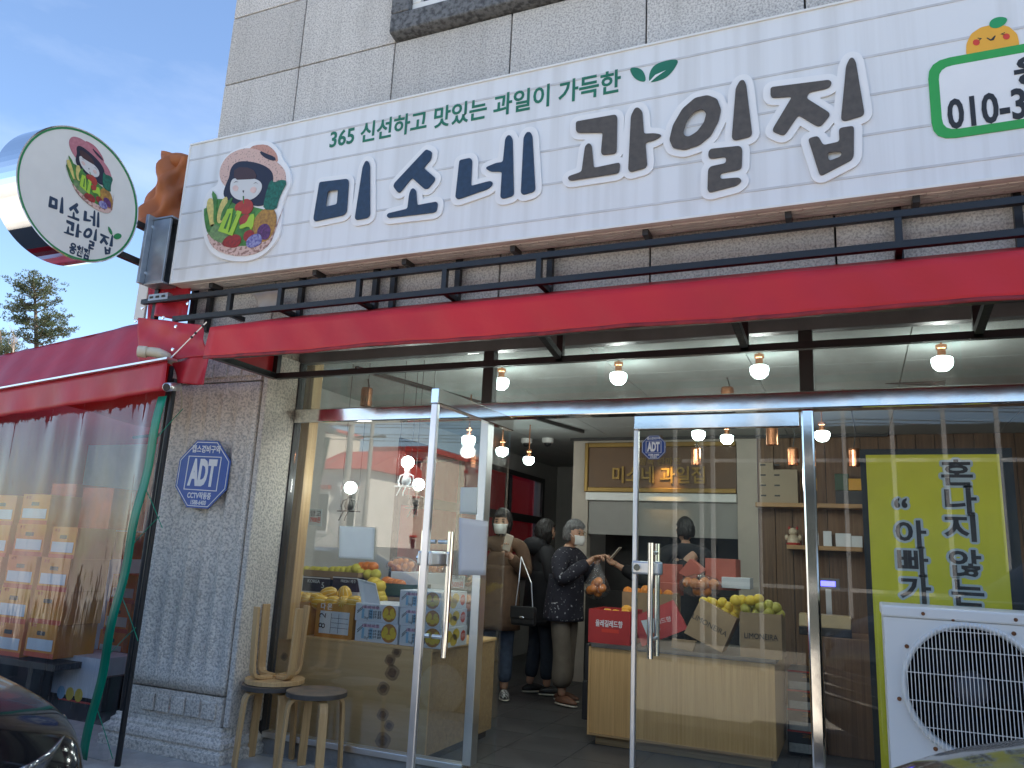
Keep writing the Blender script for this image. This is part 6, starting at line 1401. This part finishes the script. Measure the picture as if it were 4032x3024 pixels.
def figure(label, base, face, H, arms, coat, trousers, coat_len, hairf, hairm, shoes, mask=False, glasses=False, lean=0., coat_r=1., stance=.085, step=.06, headfwd=None, headshift=(0,0), shoe_sole='sole', wide=1., hem=1., trous_r=1.):
    base = Vector(base); f = Vector(face).normalized(); s = f.cross(Vector((0,0,1))).normalized(); k = H/1.65
    def P(r_, fw_, z): return base+s*(r_*k)+f*((fw_+lean*max(0, z-.85))*k)+Vector((0,0,z*k))
    t = thing('person', label, 'person', base)
    hip, chest, neck, hd = P(0,0,.92), P(0,.01,1.25), P(0,.0,1.40), P(headshift[0],.02+headshift[1],1.545)
    kn = [P(sg_*stance, .02+sg_*step*.5, .48) for sg_ in (-1,1)]; an = [P(sg_*stance, sg_*step, .07) for sg_ in (-1,1)]
    A_ = [[q if isinstance(q, Vector) else base+s*(q[0]*k)+f*(q[1]*k)+Vector((0,0,q[2]*k)) for q in arm] for arm in arms]
    segs = [(None,[hip,P(0,0,1.08),chest,P(0,0,1.34),neck,P(0,.01,1.47)],[.115,.105,.12,.085,.052,.05])]
    idx = 6
    for sg_, j in ((-1,0),(1,1)):
        segs.append((0,[P(sg_*.09,0,.86),kn[j],an[j]],[.085,.055,.038]))
    for sg_, arm in ((-1,A_[0]),(1,A_[1])): segs.append((3,[P(sg_*.165,0,1.335),arm[0],arm[1]],[.055,.042,.028]))
    V, E, Rr = chain(segs); V = list(V)
    link('body', skinmesh(V, E, [r_*k for r_ in Rr], 2), 'skin', t)
    head(t, hd, headfwd or f, .225*k, hairf, hairm, mask, glasses)
    # trousers
    segs = [(None,[P(0,0,.99),P(0,0,.90)],[.125,.125])]
    for sg_, j in ((-1,0),(1,1)): segs.append((1,[P(sg_*.092,0,.80),kn[j],P(sg_*stance,sg_*step*.9,.13)],[.098*trous_r,.075*trous_r,.068*trous_r*hem]))
    V, E, Rr = chain(segs); link('trousers', skinmesh(V, E, [r_*k for r_ in Rr], 2, 'trousers'), trousers, t)
    # coat: torso and sleeves, skirt as a separate flared ring below the hip
    segs = [(None,[P(0,0,1.02),P(0,.005,1.14),P(0,.008,1.28),P(0,0,1.37),P(0,.0,1.43)],[(.165*wide,.135),(.165*wide,.135),(.165*wide,.135),(.11,.095),.062])]
    for sg_, arm in ((-1,A_[0]),(1,A_[1])):
        m_ = P(sg_*.19,0,1.33); segs.append((3,[m_,arm[0],arm[0].lerp(arm[1],.86)],[.078*coat_r,.066*coat_r,.050*coat_r]))
    V, E, Rr = chain(segs); Rr = [tuple(x*k for x in r_) if hasattr(r_,'__len__') else r_*k for r_ in Rr]
    ct = link('coat', skinmesh(V, E, Rr, 2, 'coat'), coat, t)
    def skirt(u, v):
        a = u*2*math.pi; z = 1.16-(1.16-coat_len)*v; rx_ = (.175+.025*v)*wide; ry_ = .145+.03*v; w_ = 1+.035*math.sin(a*7+v*2)*v
        return P(rx_*w_*math.cos(a), ry_*w_*math.sin(a)+.0, z)
    MB().sheet(skirt, 40, 12, .006).build('coat_skirt', coat, ct, smooth=True)
    for j, sg_ in ((0,-1),(1,1)): shoe(t, Vector((an[j].x,an[j].y,.008)), f+s*.15*sg_, shoes, shoe_sole)
    return t, A_, P
bob = lambda p: 1.0 if (p.z > .18 or p.y < .25) and not (p.y > .55 and p.z < .42) and p.z > -.75 else 0
perm = lambda p: 1.5 if (p.z > .30 or p.y < .1) and not (p.y > .45 and p.z < .5) and p.z > -.55 else 0
short = lambda p: .7 if (p.z > .35 or p.y < -.1) and not (p.y > .4 and p.z < .55) and p.z > -.5 else 0
longh = lambda p: 1.1 if (p.z > .25 or p.y < .45) and not (p.y > .5 and p.z < .45) and p.z > -1.1 else 0
def bagof(c, rx, rz, n, label, fl, grp, handp, fr=.040): return fruitbag(c, rx, rx*.8, rz, n, label, fl, grp, fr=fr, knot=Vector(handp)-Vector(c))
# woman in brown coat behind the door glass, phone raised
FZ = .0065
pb = at(1945,2762,Z=0); b1 = Vector((-3.02,6.72,FZ))
t1, A1, P1 = figure('person in long brown coat and white mask holding up a phone behind the open door', b1, (.35,-1,0), 1.66, [[(-.25,.04,1.08),(-.08,.27,1.27)],[(.27,.05,1.12),(.22,.26,1.06)]], 'coat_brown', 'denim', .60, longh, 'hair_black', 'checker_canvas', mask=True, headfwd=(.15,-1,-.12), stance=.08, step=.05)
h1 = A1[0][1]; hand(t1, h1, Vector((.15,-.35,.9)), Vector((.3,-.9,-.1)), .8, .95); h2 = A1[1][1]; hand(t1, h2, Vector((.1,-.5,-.85)), Vector((-.6,-.3,0)), .9, .95)
ph = MB().obox(h1+Vector((.03,-.07,.09)), (.075,.010,.15), Matrix.Rotation(R(15),3,'X') @ Matrix.Rotation(R(20),3,'Y')).build('phone', 'phone_case', bevel=.006, label='pale mobile phone held up by the person in brown coat', cat='phone')
bc = h2+Vector((.02,-.06,-.24)); bagof(bc, .095, .10, 12, 'clear bag of oranges hanging from the brown coat sleeve', 'orange in the bag held by the person in brown coat', 'oranges in hand bag', h2+Vector((.02,-.05,-.06)), .038)
hb = thing('handbag', 'black quilted handbag on a chain at the side of the brown coat', 'bag', h2+Vector((.20,-.05,-.45))); c = at(2062,2425,Y=6.50); MB().obox(c,(.23,.07,.16)).build('body', 'shoe_black', hb, bevel=.02); MB().obox(c+Vector((.0,-.037,.03)),(.225,.012,.10)).build('flap', 'shoe_black', hb, bevel=.005); MB().ball(c+Vector((0,-.046,-.01)),(.024,.006,.012),2).build('clasp', 'chrome', hb)
for sx_ in (-1,1): MB().tube([c+Vector((sx_*.08,0,.08)), c+Vector((sx_*.06,0,.28)), c+Vector((-.06,.03,.50))], .005, 6).build('chain', 'steel', hb)
# person in black, seen from behind
b2 = Vector((-2.80,7.22,FZ))
t2, A2, P2 = figure('person in black padded coat and dark jeans standing behind the grey haired person', b2, (.75,.65,0), 1.60, [[(-.26,.02,1.06),(-.20,.18,.90)],[(.26,.02,1.06),(.20,.2,.92)]], 'coat_black', 'denim_dark', .66, longh, 'hair_black', 'shoe_black', coat_r=1.25, wide=1.15)
MB().ball(P2(0,-.09,1.40),(.13,.10,.09),3).build('hood', 'coat_black', t2, smooth=True)
for a_, d_ in ((A2[0][1],1),(A2[1][1],1)): hand(t2, a_, Vector((.5,.5,-.4)), Vector((0,0,-1)), .8, .9)
# grey haired woman with bag of oranges
b3 = Vector((-2.46,6.93,FZ))
t3, A3, P3 = figure('grey haired person in dark patterned cardigan with white mask carrying oranges', b3, (1,-.25,0), 1.58, [[(-.25,.10,1.10),(-.12,.30,1.33)],[(.25,.12,1.10),(.08,.36,1.32)]], 'knit_pattern', 'khaki', .74, perm, 'hair_grey', 'shoe_brown', mask=True, glasses=True, coat_r=1.25, wide=1.1, lean=.06, trous_r=1.15, hem=1.45, headfwd=(1,-.35,-.12), headshift=(0,.03))
for a_ in A3: hand(t3, a_[1], Vector((.8,-.1,.25)), Vector((0,-.4,-1)), .9, .9)
hp = A3[1][1]+Vector((.05,-.02,0)); bagof(hp+Vector((.0,-.03,-.24)), .115, .10, 14, 'clear bag of oranges hanging from the hand in the patterned sleeve', 'orange in the bag held by the grey haired person', 'oranges in carried bag', hp, .042)
# man in black at the till, back of the head showing, phone in outstretched hand
pm = at(2700,2088,Y=7.35); b4 = Vector((pm.x,7.35,FZ)); Hm = (pm.z-FZ)/1.545*1.65
t4, A4, P4 = figure('person in black jacket at the till with phone in outstretched hand', b4, (-.45,.9,0), Hm, [[at(2560,2300,Y=7.25),at(2430,2225,Y=7.25)],[(.24,.06,1.04),(.14,.34,1.05)]], 'coat_black', 'coat_black', .72, short, 'hair_black', 'shoe_black', coat_r=1.15)
h4 = at(2400,2225,Y=7.2)
hand(t4, A4[0][1], Vector((-.8,.3,.35)), Vector((0,-.3,.9)), .6, 1.); hand(t4, A4[1][1], Vector((-.8,.3,.1)), Vector((0,0,-1)), .7, 1.)
MB().obox(A4[0][1]+Vector((-.01,-.02,.11)), (.14,.075,.010), Matrix.Rotation(R(-50),3,'Y')).build('phone', 'phone_case', bevel=.005, label='beige phone in the outstretched hand at the till', cat='phone')

# ---------------- parked cars ----------------
mat('car_black', (.008,.009,.011), .10, .0, var=.05, coat=.35, spec=.4); mat('car_glass', (.01,.012,.014), .03, var=0, spec=.7); mat('tyre', (.018,.018,.018), .8); mat('lamp_lens', (.20,.22,.24), .05, .6, var=.2, vs_=30, coat=1.); mat('car_trim', (.02,.02,.022), .4); mat('red_lens', (.35,.01,.01), .1, coat=1.)
def car(label, nose, head_, hood_z=.95, W=.90):
    n = Vector((nose[0],nose[1],-.16)); f = Vector((head_[0],head_[1],0)).normalized(); s = f.cross(Vector((0,0,1)))
    t = thing('parked_car', label, 'car', n, None); zb = hood_z
    P = lambda l, w_, z: n-f*l+s*w_+Vector((0,0,z+.0))
    ST = [(0.0,.62,.30,.62,.74),(.05,.80,.24,.72,.86),(.22,.92,.22,.86,1.0),(.55,.98,.20,.93,1.04),(1.1,1.0,.20,.97,1.085),(1.45,1.0,.20,1.0,1.11),(2.4,1.0,.20,1.02,1.12),(3.4,1.0,.20,1.03,1.12),(4.1,.97,.22,1.02,1.10),(4.4,.90,.28,.96,1.04),(4.47,.78,.34,.85,.92)]
    B = MB(); m = 13
    for l, w_, z0, zs, zt in ST:
        k = hood_z/1.0; w_ *= W; sec = [(-w_*.86,z0),(-w_*.98,z0+.12),(-w_,.55),(-w_*.985,(.55+zs*k)/2),(-w_*.95,zs*k*.97),(-w_*.86,zs*k),(-w_*.45,zt*k*.985),(0,zt*k)]
        sec = sec+[(-x, z) for x, z in sec[-2::-1]]
        m = len(sec); B.v += [P(l, x, z) for x, z in sec]
    for i in range(len(ST)-1):
        for j in range(m): a = i*m+j; b = i*m+(j+1) % m; B.f.append([a, b, b+m, a+m])
    B.f.append(list(range(m))); B.f.append([(len(ST)-1)*m+j for j in range(m)][::-1])
    o = B.build('body', 'car_black', t, smooth=True); sd = o.modifiers.new('sub', 'SUBSURF'); sd.levels = 2; sd.render_levels = 2
    k = hood_z
    def cab(u, v):
        l = 1.35+u*2.75; zt = (1.08+.50*min(1,max(0,(u-.0)/.26))**.8*min(1,max(0,(1-u)/.16))**.7)*k; a = (v-.5)*2; w_ = W*(.97-.22*(1-abs(a))) ; z = 1.06*k+(zt-1.06*k)*(1-abs(a)**2.4); return P(l, W*.90*math.copysign(abs(a)**.8,a)*(.80+.20*abs(a)), z)
    MB().grid(cab, 40, 30).build('greenhouse', 'car_glass', t, smooth=True)
    def rf(u, v):
        l = 2.2+u*1.5; a = (v-.5)*1.4; return P(l, W*.72*a, (1.585-.07*a*a-.03*(2*u-1)**2)*k)
    MB().sheet(rf, 16, 12, .02).build('roof', 'car_black', t, smooth=True)
    for sg_ in (-1,1):
        def lens(u, v): a = u*1.15; return P(.03+.42*u**1.4+.0*v, sg_*W*(.52+.42*math.sin(a)), (.66+.13*v-.02*u+.08*u)*k)+f*(.012)+s*sg_*.012
        hl = MB().sheet(lens, 14, 6, .01).build('headlight', 'lamp_lens', t, smooth=True)
        for q in (.25,.6): MB().ball(P(.05+.3*q,sg_*W*(.56+.34*q),(.73)*k)+f*.01,(.035,.035,.03),2).build('lamp_unit', 'chrome', hl, smooth=True)
        MB().obox(P(4.42,sg_*W*.66,.82*k),(.10,.28,.12),Matrix((f,s,Vector((0,0,1)))).transposed()).build('tail_light', 'red_lens', t, bevel=.02)
        MB().obox(P(2.1,sg_*(W+.10),1.12*k),(.10,.18,.13),Matrix((f,s,Vector((0,0,1)))).transposed()).build('mirror', 'car_black', t, bevel=.03)
        for l in (.85,3.55):
            c = P(l,sg_*(W-.06),.33); rm = Matrix((f, Vector((0,0,1)), s*sg_)).transposed()
            wh = MB().lathe([(.20,-.09),(.31,-.10),(.335,-.07),(.335,.07),(.31,.10),(.20,.09)], 28, c, rm, caps=False).build('wheel', 'tyre', t, smooth=True); MB().lathe([(.0,.06),(.06,.07),(.19,.085),(.205,.05),(.0,.02)], 20, c, rm, caps=False).build('rim', 'steel', wh)
    MB().obox(P(.02,0,.52*k),(.05,1.05,.22),Matrix((f,s,Vector((0,0,1)))).transposed()).build('grille', 'car_trim', t, bevel=.02)
    for z in (.45,.51,.57): MB().obox(P(-.008,0,z*k),(.02,1.0,.015),Matrix((f,s,Vector((0,0,1)))).transposed()).build('grille_bar', 'chrome', t)
    return t
cc_ = at(300,2950,Z=.58); ch = Vector((.985,-.17,0)).normalized(); cs = ch.cross(Vector((0,0,1)))
cn = cc_+ch*.18+cs*.60+Vector((-.17,-.02,0))       # nose point from the visible front corner
car('glossy black car with clear headlight parked in front of the red tent', (cn.x, cn.y), (ch.x, ch.y), .90)
hA, hB = at(3309,3024,Z=.93), at(4032,2913,Z=.93)
dv = (hB-hA); dv.z = 0; dv.normalize(); hd_ = Vector((-dv.y, dv.x, 0))
nz_ = hA+dv*.32+hd_*.16
car('glossy black car with reflective bonnet parked beside the air conditioner', (nz_.x, nz_.y), (hd_.x, hd_.y), 1.15)
